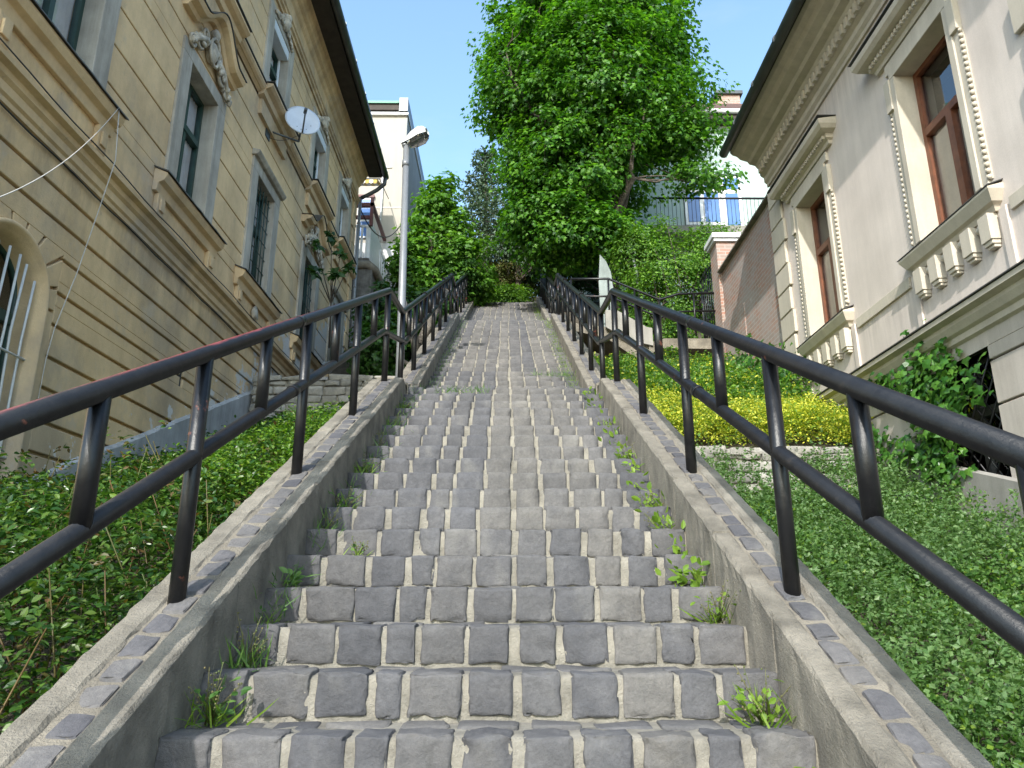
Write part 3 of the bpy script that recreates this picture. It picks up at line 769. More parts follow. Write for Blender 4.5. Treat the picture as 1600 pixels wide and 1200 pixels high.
def left_window(yc, ornate, barred, lvl=1, par=house):
    z0, z1 = (OZ0,OZ1) if lvl == 1 else (UZ0,UZ1)
    xw = XF-.20
    b = MB(); sash(b, xw, yc-OW, yc+OW, z0, z1-(.20 if lvl == 2 else 0), z0+(z1-z0)*.62)
    w = b.build('window', M['green_wood'], par)
    b = MB(); zq = z1-.04-(.2 if lvl == 2 else 0); b.add([(xw-.005,yc-OW+.04,z0+.04),(xw-.005,yc+OW-.04,z0+.04),(xw-.005,yc+OW-.04,zq),(xw-.005,yc-OW+.04,zq)], [(0,1,2,3)]); b.build('pane', M['glass'], w)
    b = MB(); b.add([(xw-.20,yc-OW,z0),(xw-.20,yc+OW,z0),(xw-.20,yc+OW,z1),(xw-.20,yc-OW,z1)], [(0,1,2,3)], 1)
    curtain(b, xw-.045, yc-OW+.03, yc-.02, z0+.03, z1-.05, .010, .09); curtain(b, xw-.05, yc+.03+random.uniform(0,.12), yc+OW-.03, z0+.03, z1-.05, .010, .08)
    b.build('curtain', [M['curtain'],M['room']], w)
    # flat painted surround (reveals + architrave)
    b = MB(); sw = .27; p = XF+.035
    b.box(XF-.21, p, yc-OW-sw, yc-OW, z0, z1); b.box(XF-.21, p, yc+OW, yc+OW+sw, z0, z1)
    b.box(XF-.21, p, yc-OW-sw, yc+OW+sw, z1, z1+.20)
    if lvl == 1 and not ornate: b.prism([(p,z1+.20),(p+.05,z1+.20),(p+.09,z1+.25),(p+.10,z1+.28),(XF,z1+.31),(XF,z1+.20)], yc-OW-sw-.04, yc+OW+sw+.04)
    b.build('surround', M['grey_trim'], w, .006)
    if lvl == 2:
        b = MB(); b.box(XF-.17, XF+.02, yc-OW+.004, yc+OW-.004, z1-.20, z1-.004); b.box(xw+.035,xw+.075,yc+OW-.045,yc+OW-.005,z0,z1-.2); b.box(xw+.035,xw+.075,yc-OW+.005,yc-OW+.045,z0,z1-.2); b.build('shutter_box', M['shutter'], w, .006)
        b = MB(); random.seed(int(yc*10)); x = XF+.06
        b.blob((x,yc,z1+.27),(.10,.14,.17),0,8,10,.12); b.blob((x+.06,yc,z1+.36),(.06,.08,.08),0,6,8,.1)
        for s in (-1,1):
            scroll(b,(x,yc+s*.19,z1+.20),.10,1.4,math.pi/2,s,.025); scroll(b,(x,yc+s*.36,z1+.13),.07,1.2,0,s,.02)
            for k in range(5): b.blob((x,yc+s*(.22+.07*k),z1+.22-.035*k),(.03,.04,.045),0,5,7,.25)
        b.build('keystone', M['relief'], w)
        return w
    # sill with apron
    b = MB(); hw = OW+sw+.21; zs = 6.44
    b.prism([(XF,zs-.20),(XF+.05,zs-.20),(XF+.07,zs-.10),(XF+.13,zs-.07),(XF+.16,zs-.01),(XF+.16,zs+.03),(XF,zs+.10)], yc-hw, yc+hw)
    b.box(XF-.21, XF, yc-OW, yc+OW, z0-.06, z0-.004)
    for s in (-1,1):
        b.prism([(XF,5.90),(XF+.03,5.93),(XF+.06,5.98),(XF+.06,zs-.20),(XF,zs-.20)], yc+s*(hw-.16)-.085, yc+s*(hw-.16)+.085)
        b.box(XF+.06, XF+.085, yc+s*(hw-.16)-.05, yc+s*(hw-.16)+.05, 6.03, zs-.26)
    b.build('sill', M['ochre_trim'], w, .005)
    b = MB(); vs = []; n = 14
    for i in range(n+1):
        y = yc-hw-.02+(2*hw+.04)*i/n; j = random.uniform(-.006,.006)
        vs += [(XF,y,zs+.115),(XF+.185,y,zs+.045+j),(XF+.19,y,zs+.025+j),(XF,y,zs+.100)]
    b.add(vs, [(i*4+j, i*4+(j+1)%4, (i+1)*4+(j+1)%4, (i+1)*4+j) for i in range(n) for j in range(4)]+[(0,1,2,3),(n*4+3,n*4+2,n*4+1,n*4)])
    b.build('sill_flashing', M['tin'], w)
    if ornate:
        pediment(yc, 8.98, .86, .42, w)
        b = MB(); ornament(b, yc, 8.64, .95, .60, int(yc*7)); b.build('carved_ornament', M['relief'], w)
    if barred:
        b = MB()
        for i in range(6): b.tube([(XF-.05,yc-OW+.08+i*.148,z0+.02),(XF-.05,yc-OW+.08+i*.148,z1-.02)], .010, 6)
        for i in range(7): b.tube([(XF-.05,yc-OW,z0+.15+i*.26),(XF-.05,yc+OW,z0+.15+i*.26)], .008, 6)
        b.build('grille', M['green_wood'], w)
        b = MB(); scroll(b,(XF+.03,yc,6.08),.10,1.5,0,1,.02); b.blob((XF+.04,yc,6.1),(.05,.12,.13),0,6,9,.25); b.build('apron_ornament', M['relief'], w)
    return w
for yc in W1Y:
    left_window(yc, yc in (8.72,14.46), yc in (11.43,14.46))
    left_window(yc, False, False, 2)
for yc in GF_ARCH:
    x = XF-.22; n = 20
    b = MB(); pts = [(x,yc-AR,2.36)]+[(x,yc-AR*math.cos(math.pi*i/n),AC+AR*math.sin(math.pi*i/n)) for i in range(n+1)]+[(x,yc+AR,2.36)]
    b.tube(pts, .03, 6); b.box(x-.03,x+.03,yc-AR,yc+AR,3.93,4.03); b.box(x-.02,x+.02,yc-.03,yc+.03,2.36,3.93); b.box(x-.03,x+.03,yc-AR,yc+AR,2.36,2.42)
    w = b.build('arched_window', M['green_wood'], house)
    b = MB(); poly = [(yc+.46,2.35),(yc+.46,AC)]+[(yc+.46*math.cos(math.pi*i/n),AC+.46*math.sin(math.pi*i/n)) for i in range(1,n)]+[(yc-.46,AC),(yc-.46,2.35)]
    b.prism(poly, x-.012, x-.006, 'x'); b.build('pane', M['glass'], w)
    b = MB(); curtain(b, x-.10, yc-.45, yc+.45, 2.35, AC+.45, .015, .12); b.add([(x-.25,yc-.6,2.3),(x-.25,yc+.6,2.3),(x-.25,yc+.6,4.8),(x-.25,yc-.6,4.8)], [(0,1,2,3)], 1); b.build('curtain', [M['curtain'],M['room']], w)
    # moulded surround swept round the arch
    b = MB(); pr = [(.545,-.05),(.545,.02),(.53,.03),(.505,.025),(.49,.0),(.46,-.02),(.43,-.08),(.415,-.24)]
    path = [(1,0,2.35-AC)]+[(math.cos(math.pi*i/24),math.sin(math.pi*i/24),0) for i in range(25)]+[(-1,0,2.35-AC)]
    rows = [[(XF+d_, yc+r_*c_, AC+r_*s_+dz) for r_,d_ in pr] for c_,s_,dz in path]; k = len(pr)
    b.add([p for r_ in rows for p in r_], [(i*k+j,i*k+j+1,(i+1)*k+j+1,(i+1)*k+j) for i in range(len(rows)-1) for j in range(k-1)], 0, True)
    b.build('surround', M['ochre_trim'], w)
    b = MB()
    for i in range(7):
        y = yc-.40+i*.128; bend = .03*math.sin(i*2.1)
        zt = AC+math.sqrt(max(0,.46**2-(y-yc)**2))*.85-.05
        b.tube([(XF-.05,y,2.3),(XF-.05,y,3.2),(XF-.05,y+bend,3.8),(XF-.03,y+bend*.5,zt)], .011, 8)
    for z in (2.75,3.62): b.tube([(XF-.07,yc-.47,z),(XF-.04,yc-.44,z),(XF-.04,yc+.44,z),(XF-.07,yc+.47,z)], .010, 8)
    b.build('grille', M['lamp_white'], w)

# hanging cables on the facade
def sag(p, q, s, n=16):
    p, q = Vector(p), Vector(q)
    return [p.lerp(q,i/n)-Vector((0,0,s*4*(i/n)*(1-i/n))) for i in range(n+1)]
b = MB(); b.tube(sag((-4.03,6.62,6.50),(-2.95,3.75,3.75),.16), .0035, 6)
tag(b.build('cable', M['cable']), 'thin white cable sagging from the sill corner away toward the near left edge', 'cable')
b = MB(); b.tube([(-4.03,6.62,6.50),(-4.0,6.66,5.9),(-4.06,6.62,5.3),(-4.12,6.55,4.6),(-4.18,6.46,4.0),(-4.18,6.42,3.7),(-4.18,6.41,3.1)], .005, 6)
tag(b.build('cable', M['cable']), 'thin white cable dropping down the wall from the sill corner past the arched window', 'cable')

# satellite dish
dc = Vector((-3.70,11.54,9.85)); dn = Vector((.42,-.88,.22)).normalized()
root = empty('satellite_dish', (-4.2,11.3,9.85), 'round white satellite dish on a bracket below the upper windows of the ochre house', 'satellite dish')
a = dn.cross(Vector((0,0,1))).normalized(); u = a.cross(dn)
b = MB(); nr, ns = 7, 36; vs = []
for i in range(nr+1):
    r_ = .33*i/nr
    for j in range(ns):
        t = 2*math.pi*j/ns; vs.append(dc+a*(r_*.95*math.cos(t))+u*(r_*math.sin(t))+dn*(.35*(r_*r_)))
for j in range(ns):
    t = 2*math.pi*j/ns; vs.append(dc+a*(.322*.95*math.cos(t))+u*(.322*math.sin(t))+dn*(.35*.107-.02))
b.add(vs, [(i*ns+j, i*ns+(j+1)%ns, (i+1)*ns+(j+1)%ns, (i+1)*ns+j) for i in range(nr+1) for j in range(ns)], 0, True)
b.build('reflector', M['dish'], root)
bot = dc-u*.31+dn*.035; foc = dc+dn*.27-u*.02
b = MB(); b.tube([bot, bot+dn*.03, foc-u*.04], .014, 8); b.build('feed_arm', M['gutter'], root)
b = MB(); b.tube([foc+u*.01+dn*.05, foc-dn*.05], .03, 10); b.build('receiver', M['gutter'], root)
b = MB(); b.tube([(-4.2,11.30,dc.z-.36),(-3.76,11.62,dc.z-.36)], .018, 8); b.tube([(-3.76,11.62,dc.z-.36),(-3.74,11.64,dc.z-.06)], .018, 8); b.box(-4.2,-4.18,11.15,11.35,dc.z-.55,dc.z-.3); b.build('bracket', M['gutter'], root)
b = MB(); b.tube(sag(foc-u*.04, bot+dn*.02, .12), .005, 5); b.tube(sag(bot, Vector((-4.18,11.3,dc.z-.5)), .10), .005, 5); b.build('lead', M['black_cable'], root)
# faint lettering-like smudge row of fixings on the reflector
b = MB()
for (p,q_) in ((-.07,-.19),(.02,-.22),(.09,-.17),(-.15,-.07)):
    b = MB(); c = dc+a*p+u*q_+dn*(.35*(p*p+q_*q_)+.004); b.blob(c, (.008,.008,.008), 0, 4, 6); b.build('bolt', M['gutter'], root)

# ------------------------------------------------------------------ RIGHT HOUSE
XR2 = 4.5; RY0, RY1 = 1.0, 11.3
villa = empty('villa', (8,6,0), 'pale cream rendered villa with moulded hoods, dentils and red brown window frames on the right', 'house')
RW = [6.75, 9.77, 3.4]
ro = [(yc-.498,yc+.498,5.312,7.428) for yc in RW]
bas = [(6.5,7.65,2.55,3.86),(3.3,4.45,2.4,3.86)]
b = MB(); D = XR2
wall_blocks(b, D, D+.40, RY0, RY1, [-1.0,9.3], ro+bas, 0)
b.box(D+.41, D+8, RY0, RY0+.3, -1, 9.3); b.box(D+.41, D+8, RY1-.3, RY1, -1, 9.3); b.box(D+8, D+8.3, RY0, RY1, -1, 9.3)
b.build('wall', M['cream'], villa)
# rusticated base
b = MB(); wall_blocks(b, D-.05, D, RY0, RY1, [1.2,1.62,2.04,2.46,2.88,3.30,3.72,4.02], bas, .022); b.build('base_course', M['cream_base'], villa, .006)
def rprof(prof): return [(D-p[0],p[1]) for p in prof][::-1]
b = MB(); b.prism(rprof([(.05,4.0),(.09,4.02),(.09,4.08),(.13,4.10),(.17,4.16),(.17,4.20),(.25,4.22),(.25,4.27),(0,4.31)]), RY0, RY1+.10)
b.build('string_course', M['cream_trim'], villa)
b = MB(); b.box(D-.265, D, RY0, RY1+.12, 4.275, 4.29); 
fl = MB(); fl.hexa([(D-.268,RY0,4.276),(D,RY0,4.316),(D,RY1+.11,4.316),(D-.268,RY1+.11,4.276),(D-.268,RY0,4.288),(D,RY0,4.328),(D,RY1+.11,4.328),(D-.268,RY1+.11,4.288)])
fl.build('course_flashing', M['tin'], villa)
yprev = RY0
for yc in sorted(RW)+[RY1+.86]:
    b = MB(); b.box(D-.028, D, yprev, yc-.86, 4.93, 5.06); b.build('sill_band', M['cream_trim'], villa, .004); yprev = yc+.86
b = MB(); b.prism(rprof([(0,8.42),(.03,8.42),(.03,8.48),(.07,8.52),(.07,8.60),(.12,8.63),(.12,8.76),(.17,8.79),(.20,8.84),(.30,8.87),(.33,8.92),(.45,8.96),(.50,9.02),(.58,9.05),(.62,9.10),(0,9.14)]), RY0, RY1+.04)
b.build('cornice', M['cream_trim'], villa)
b = MB(); y = RY0+.05
b.box(D-.135, D-.118, RY0, RY1+.03, 8.635, 8.785)
while y < RY1-.05: b.box(D-.185, D-.13, y, y+.07, 8.64, 8.78); y += .13
b.build('dentils', M['cream_trim'], villa, .004)
b = MB(); b.box(D-.66, D-.0, RY0-.1, RY1+.07, 9.145, 9.18); b.build('eave', M['tin'], villa)
b = MB(); b.tube([(D-.72,RY0-.1,9.12),(D-.72,RY1+.08,9.10)], .078, 14)
y = RY0
while y < RY1: b.tube([(D-.72,y,9.12),(D-.72,y+.035,9.12)], .086, 14); y += .95
b.build('gutter', M['gutter'], villa)
b = MB(); b.prism([(D-.68,9.185),(D-.68,9.22),(D+4,12.6),(D+8.7,9.22),(D+8.7,9.185)], RY0-.1, RY1+.06); b.build('roof', M['roof_tile'], villa)
# quoins
for y0q,y1q,nm in ((10.78,RY1+.03,'quoin'),(4.55,5.40,'quoin')):
    b = MB(); z = 4.40; k = 0
    zt = 8.4
    while z < zt-.1:
        y0_, y1_ = (y0q+(0 if k%2 else .05), y1q) if nm and y0q > 10 else (y0q+(0 if k%2 else .1), y1q-(0 if k%2 else .12))
        b.box(D-.05, D-.002, y0_, y1_, z, min(z+.372,zt)); z += .395; k += 1
    b.build('quoin', M['cream_trim'], villa, .008)
b = MB(); z = 2.9
while z < 3.9: b.box(D-.075, D-.052, 10.7, RY1+.06, z, z+.36); z += .385
b.build('quoin', M['cream_base'], villa, .008)
def right_window(yc):
    y0, y1, z0, z1 = yc-.49, yc+.49, 5.32, 7.42
    xw = D+.22; zt = 6.62
    b = MB(); sash(b, xw, y0, y1, z0, z1, zt, .06, False)
    b.box(xw-.05,xw+.04,yc-.05,yc+.05,z0+.06,zt-.045)
    w = b.build('window', M['brown_wood'], villa)
    b = MB(); b.add([(xw+.005,y0+.05,z0+.05),(xw+.005,y1-.05,z0+.05),(xw+.005,y1-.05,z1-.05),(xw+.005,y0+.05,z1-.05)], [(3,2,1,0)]); b.build('pane', M['glass'], w)
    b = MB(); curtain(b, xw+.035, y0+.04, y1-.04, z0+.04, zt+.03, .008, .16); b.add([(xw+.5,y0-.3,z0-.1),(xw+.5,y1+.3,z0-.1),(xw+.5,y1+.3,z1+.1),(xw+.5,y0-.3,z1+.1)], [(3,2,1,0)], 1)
    b.build('curtain', [M['curtain_beige'],M['room']], w)
    # architrave: plain reveal, flat band, beaded edge
    b = MB(); p = D-.05; aw = .17
    for s in (-1,1):
        e = y0 if s < 0 else y1
        b.box(p, D+.21, e, e+s*.09, z0, z1); b.box(D-.032, D, e+s*.09, e+s*aw, z0, z1); 
        b.box(D-.065, D, e+s*.085, e+s*(aw+.035), z1-.38, z1+.02)
    b.box(p, D+.21, y0-.09, y1+.09, z1, z1+.10)
    b.box(D-.04, D, y0-aw, y1+aw, z1+.10, z1+.24)
    b.build('architrave', M['cream_trim'], w, .005)
    for s in (-1,1):
        b = MB(); e = (y0 if s < 0 else y1)+s*(aw+.018); z = z0+.03
        b.box(D-.012, D-.001, e-.022, e+.022, z, z1-.40)
        while z < z1-.42: b.blob((D-.020,e,z+.028),(.026,.024,.027),0,5,8); z += .066
        b.build('bead_moulding', M['cream_trim'], w)
    hw = 1.02
    b = MB(); zz = 7.68
    prof = [(0,zz),(.05,zz),(.06,zz+.05),(.10,zz+.07),(.10,zz+.13),(.20,zz+.15),(.24,zz+.20),(.25,zz+.25),(0,zz+.29)]
    # mitred ends: one frustum per level so the profile returns along both ends
    for (p0,za),(p1,zb) in zip(prof[1:-2],prof[2:-1]):
        b.hexa([(D-p0,yc-hw+.25-p0,za),(D,yc-hw+.25-p0,za),(D,yc+hw-.25+p0,za),(D-p0,yc+hw-.25+p0,za),
                (D-p1,yc-hw+.25-p1,zb),(D,yc-hw+.25-p1,zb),(D,yc+hw-.25+p1,zb),(D-p1,yc+hw-.25+p1,zb)]) if zb > za else None
    b.hexa([(D-.25,yc-hw,zz+.25),(D,yc-hw,zz+.25),(D,yc+hw,zz+.25),(D-.25,yc+hw,zz+.25),(D-.25,yc-hw,zz+.262),(D,yc-hw,zz+.30),(D,yc+hw,zz+.30),(D-.25,yc+hw,zz+.262)])
    y = yc-hw+.20
    while y < yc+hw-.22: b.box(D-.135, D-.10, y, y+.035, zz+.075, zz+.125); y += .066
    b.build('hood', M['cream_trim'], w)
    b = MB(); b.box(D-.262, D, yc-hw-.012, yc+hw+.012, zz+.302, zz+.312); b.build('hood_flashing', M['tin'], w)
    b = MB(); hs = .80; zs = 5.12
    prof = [(.04,zs-.10),(.06,zs-.05),(.10,zs-.03),(.13,zs+.03),(.15,zs+.07)]
    for (p0,za),(p1,zb) in zip(prof[:-1],prof[1:]):
        b.hexa([(D-p0,yc-hs+.15-p0,za),(D,yc-hs+.15-p0,za),(D,yc+hs-.15+p0,za),(D-p0,yc+hs-.15+p0,za),
                (D-p1,yc-hs+.15-p1,zb),(D,yc-hs+.15-p1,zb),(D,yc+hs-.15+p1,zb),(D-p1,yc+hs-.15+p1,zb)])
    b.hexa([(D-.15,yc-hs,zs+.07),(D+.22,yc-hs,zs+.07),(D+.22,yc+hs,zs+.07),(D-.15,yc+hs,zs+.07),(D-.15,yc-hs,zs+.09),(D+.22,yc-hs,zs+.19),(D+.22,yc+hs,zs+.19),(D-.15,yc+hs,zs+.09)])
    sl = b.build('sill', M['cream_trim'], w)
    b = MB(); b.hexa([(D-.158,yc-hs-.01,zs+.094),(D,yc-hs-.01,zs+.155),(D,yc+hs+.01,zs+.155),(D-.158,yc+hs+.01,zs+.094),(D-.158,yc-hs-.01,zs+.104),(D,yc-hs-.01,zs+.165),(D,yc+hs+.01,zs+.165),(D-.158,yc+hs+.01,zs+.104)]); b.build('sill_flashing', M['tin'], w)
    b = MB()
    for i in range(5):
        y = yc-.58+i*.29
        b.hexa([(D-.10,y-.075,zs-.36),(D,y-.075,zs-.36),(D,y+.075,zs-.36),(D-.10,y+.075,zs-.36),(D-.10,y-.075,zs-.10),(D,y-.075,zs-.10),(D,y+.075,zs-.10),(D-.10,y+.075,zs-.10)])
        b.box(D-.085, D, y-.062, y+.062, zs-.40, zs-.36); b.box(D-.065, D, y-.05, y+.05, zs-.43, zs-.40)
        if i < 4: b.blob((D-.03,y+.145,zs-.17),(.045,.05,.045),0,5,8); b.box(D-.03,D,y+.10,y+.19,zs-.135,zs-.10)
    b.build('corbels', M['cream_trim'], w, .004)
    b = MB()
    for s in (-1,1): b.box(D-.03, D, yc+s*.76-.05, yc+s*.76+.05, 4.32, zs-.10)
    b.box(D-.012, D, yc-.70, yc+.70, 4.34, zs-.44); b.build('apron', M['cream'], w, .004)
for yc in RW: right_window(yc)
for (y0,y1,z0,z1) in bas:
    xw = D+.18
    b = MB(); sash(b, xw, y0, y1, z0, z1, z0+.8, .05)
    w = b.build('basement_window', M['tin'], villa)
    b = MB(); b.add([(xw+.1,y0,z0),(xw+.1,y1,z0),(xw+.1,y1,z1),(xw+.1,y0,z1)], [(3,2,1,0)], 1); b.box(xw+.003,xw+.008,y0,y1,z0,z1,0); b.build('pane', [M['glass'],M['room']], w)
    b = MB(); s_ = .17; k = -int((z1-z0)/s_)-1
    while k*s_ < (y1-y0):
        for sg in (1,-1):
            p = [];  
            for t in np.linspace(0,1,2):
                pass
            ya = y0+k*s_ if sg > 0 else y1-k*s_; yb = ya+sg*(z1-z0)*.8; za, zb = z0, z1
            lo, hi = (y0,y1)
            def clipseg(ya,za,yb,zb):
                t0, t1 = 0, 1
                for lim, sgn in ((lo,1),(hi,-1)):
                    fa, fb = sgn*(ya-lim), sgn*(yb-lim)
                    if fa < 0 and fb < 0: return None
                    if fa < 0: t0 = max(t0, fa/(fa-fb))
                    elif fb < 0: t1 = min(t1, fa/(fa-fb))
                return None if t1-t0 < .05 else [(ya+(yb-ya)*t, za+(zb-za)*t) for t in (t0,t1)]
            c_ = clipseg(ya,za,yb,zb)
            if c_: b.tube([(D+.06+.012*sg,c_[0][0],c_[0][1]),(D+.06+.012*sg,c_[1][0],c_[1][1])], .009, 6)
        k += 1
    b.build('grille', M['iron'], w)
    b = MB(); b.box(D-.052, D+.17, y0-.02, y1+.02, z1, z1+.06); b.build('lintel', M['cream_base'], w)
b = MB(); y = RY0
while y < 10.6:
    y2 = y+1.3; za = .43*y-.14
    b.hexa([(D-.12,y,za-1.4),(D-.05,y,za-1.4),(D-.05,y2,za-1.4),(D-.12,y2,za-1.4),(D-.10,y,za),(D-.05,y,za+.02),(D-.05,y2,za+.42),(D-.10,y2,za+.40)]); y = y2
b.build('plinth', M['pale_concrete'], villa)
b = MB(); b.box(D-.10,D-.052,9.55,9.62,3.55,4.15); b.box(D-.12,D-.052,9.50,10.05,4.00,4.30); b.build('meter_box', M['white_paint'], villa, .005)

# ------------------------------------------------------------------ BRICK WALL, PIER, GATE, PLATFORM
b = MB()
b.box(4.62, 4.95, 11.42, 14.72, 3.0, 8.36); b.box(4.56, 4.62, 11.42, 14.72, 3.0, 7.22)
b.box(4.548, 4.56, 13.3, 13.72, 3.0, 7.10)
bw = b.build('brick_wall', M['brick']); tag(bw, 'old patchy red brick garden wall rising between the villa corner and the gate pier', 'wall')
b = MB(); b.hexa([(4.52,11.4,8.365),(4.98,11.4,8.365),(4.98,14.72,8.365),(4.52,14.72,8.365),(4.52,11.4,8.40),(4.98,11.4,8.44),(4.98,14.72,8.44),(4.52,14.72,8.40)]); b.build('coping', M['coping'], bw)
root = empty('gate_pier', (4.75,15,6), 'square brick gate pier with a white capstone at the end of the brick wall', 'pier')
b = MB(); b.box(4.56, 5.0, 14.75, 15.25, 4.0, 9.12); b.build('shaft', M['brick'], root)
b = MB(); b.box(4.50,5.06,14.69,15.31,9.12,9.19); b.box(4.46,5.10,14.65,15.35,9.19,9.30); b.hexa([(4.46,14.65,9.30),(5.10,14.65,9.30),(5.10,15.35,9.30),(4.46,15.35,9.30),(4.6,14.8,9.36),(4.95,14.8,9.36),(4.95,15.2,9.36),(4.6,15.2,9.36)]); b.build('capstone', M['white_paint'], root, .006)
root = empty('iron_gate', (4.6,15.9,7.0), 'wrought iron lattice gate standing between the brick pier and the climber', 'gate')
b = MB(); b.tube([(4.62,15.3,7.05),(4.62,15.3,8.95)], .02, 8); b.tube([(4.62,16.4,7.05),(4.62,16.4,8.95)], .02, 8); b.tube([(4.62,15.3,7.1),(4.62,16.4,7.1)], .016, 8); b.tube([(4.62,15.3,8.9),(4.62,16.4,8.9)], .016, 8); b.build('gate_frame', M['iron'], root)
b = MB()
for i in range(7): b.tube([(4.62,15.38+.155*i,7.1),(4.62,15.38+.155*i,9.0)], .009, 6)
for i in range(9): scroll(b,(4.63,15.45+(i%3)*.4,7.35+(i//3)*.5),.13,1.4,i,1 if i%2 else -1,.010)
b.build('scrollwork', M['iron'], root)
root = empty('concrete_bridge', (3,15.6,6.8), 'concrete slab bridge with sloping pale parapet leading from the landing to the gate', 'bridge')
b = MB()
b.prism([(3.05,6.62),(3.25,6.80),(4.55,6.78),(4.55,7.02),(3.4,7.02),(3.05,6.92)], 15.15, 16.3)
b.prism([(1.3,7.25),(2.15,7.05),(2.6,6.72),(3.05,6.45),(3.05,6.92),(2.2,7.30),(1.3,7.42)], 15.22, 16.3)
b.build('slab', M['concrete'], root)
b = MB(); b.prism([(2.13,7.26),(2.62,6.96),(3.13,6.84),(3.13,7.24),(3.02,7.26),(2.40,7.64),(2.13,7.66)], 15.10, 15.21); b.build('parapet', M['pale_concrete'], root)
b = MB(); b.box(3.05,4.5,15.6,16.3,3.5,6.78); b.build('support', M['rough_grey'], root)
root = empty('bridge_railing', (3,15.2,7.3), 'thin black tube railing bending down along the concrete bridge to the gate', 'railing')
pts = [(1.38,15.2,8.43),(2.23,15.2,8.44),(3.34,15.2,7.94),(3.77,15.2,8.08),(4.56,15.2,8.10)]
b = MB(); b.tube(pts, .026, 10); b.build('top_rail', M['iron'], root)
b = MB(); b.tube([(p[0],p[1],p[2]-.42) for p in pts], .022, 10); b.build('middle_rail', M['iron'], root)
for x_,z_ in ((1.40,8.43),(2.23,8.44),(2.80,8.18),(3.34,7.94),(4.10,8.09)):
    b = MB(); b.tube([(x_,15.2,z_),(x_,15.2,z_-1.0)], .022, 8); b.build('post', M['iron'], root)
for dy,(xa,xb) in ((16.25,(1.3,3.4)),):
    b = MB(); b.tube([(1.3,dy,8.50),(2.4,dy,8.45),(3.4,dy,8.0)], .022, 8); b.build('top_rail', M['iron'], root)
    b = MB(); b.tube([(1.3,dy,8.08),(2.4,dy,8.03),(3.4,dy,7.58)], .018, 8); b.build('middle_rail', M['iron'], root)

b = MB(); b.prism([(2.29,9.85),(2.24,9.12),(2.27,7.4),(2.58,7.4),(2.60,8.87),(2.55,9.38),(2.44,9.66)], 16.86, 16.92)  # upright sheet added where the mint house wall shows left of the trunk
tag(b.build('wall_sliver', plain('pale_mint_wall', (.25,.285,.27), .9, .2, 3, .3, .01, streak=.4), None, .01), 'pale pointed upright sheet added for the mint wall sliver behind the railing at the foot of the maple', 'slab')
b = MB(); b.tube([(3.05,16.9,10.2),(3.20,16.9,9.3),(3.28,16.9,7.6)], .035, 8)  # pale tube added for the strip of mint wall right of the trunk
tag(b.build('post', M['lamp_grey']), 'thin pale leaning tube added for the mint wall sliver between the maple trunk and the climbing shrub', 'post')
def rubble_wall(name, x0, x1, y, z0, z1, label, d=.25, mat='rubble', sl=0.0):
    parts = []; mi = []
    T, F = CT[3]
    P = T*np.array([(x1-x0)/2, d/2-.03, (z1-z0)/2-.02])+np.array([(x0+x1)/2,y,(z0+z1)/2]); parts.append((P,F)); mi.append(np.zeros(len(F)))
    z = z0
    while z < z1-.05:
        h = random.uniform(.09,.16); x = x0
        while x < x1-.08:
            w = min(random.uniform(.16,.38), x1-x)
            P,Fc = stone((x+w/2, y-d/2+.05+RNG.normal(0,.008), z+h/2+sl*(x-x0)), (w/2-.006,.06,h/2-.005), .022, 5, .010, .004)
            P2,_ = stone((x+w/2, y+.02, z1-.03), (w/2-.006,d/2,.04), .02, 3, .01, .003)
            parts.append((P,Fc)); mi.append(np.ones(len(Fc)))
            x += w
        z += h
    x = x0
    while x < x1-.05:
        w = min(random.uniform(.25,.5), x1-x); P,Fc = stone((x+w/2,y,z1), (w/2-.006,d/2+.02,.045), .02, 3, .012, .003); parts.append((P,Fc)); mi.append(np.ones(len(Fc))); x += w
    V,F = collect(parts); o = np_mesh(name, V, F.ravel(), np.full(len(F),4), [M['mortar'],M[mat]], np.concatenate(mi), True)
    tag(o, label, 'wall'); return o
rubble_wall('retaining_wall', 1.7, 4.42, 8.72, 2.55, 3.28, 'low pale stone retaining wall holding up the yellow shrub bed')
rubble_wall('retaining_wall', -4.1, -1.42, 11.6, 3.9, 5.02, 'low whitish rubble wall between the ochre house and the left railing')

# ------------------------------------------------------------------ STREET LAMP
lx, ly = -1.50, 9.55
root = empty('street_lamp', (lx,ly,4.0), 'slim pale grey street lamp with a white angled head behind the left railing', 'street lamp')
ztop = 8.02
b = MB(); b.tube([(lx+.06,ly,3.2),(lx+.045,ly,5.0),(lx,ly,ztop)], [.060,.056,.045], 16); b.tube([(lx,ly,ztop-.35),(lx,ly,ztop-.25)], .052, 16); b.build('pole', M['lamp_grey'], root)
b = MB(); b.box(lx-.24,lx+.02,ly-.14,ly+.14,3.3,4.42); b.build('base_block', M['concrete'], root, .02)
hd = Vector((.62,-.30,.16)).normalized(); sd = hd.cross(Vector((0,0,1))).normalized(); up = sd.cross(hd)
def hp(t,s,h): return Vector((lx,ly,ztop+.02))+hd*t+sd*s+up*h
b = MB(); secs = [(-.06,.055,.03,.075),(.04,.075,.0,.11),(.14,.105,-.03,.16),(.26,.115,-.03,.175),(.33,.09,-.02,.15),(.37,.05,.0,.10)]
vs = []; m_ = 10
for (t,w,h0,h1) in secs:
    for j in range(m_):
        a_ = math.pi*j/(m_-1); vs.append(hp(t, w*math.cos(a_), h0+(h1-h0)*math.sin(a_)**.7))
b.add(vs, [(i*m_+j,i*m_+j+1,(i+1)*m_+j+1,(i+1)*m_+j) for i in range(len(secs)-1) for j in range(m_-1)]+[tuple(range(m_)), tuple(range(len(vs)-1,len(vs)-m_-1,-1))], 0, True)
hd_o = b.build('lamp_head', M['lamp_white'], root)
b = MB(); vs = []
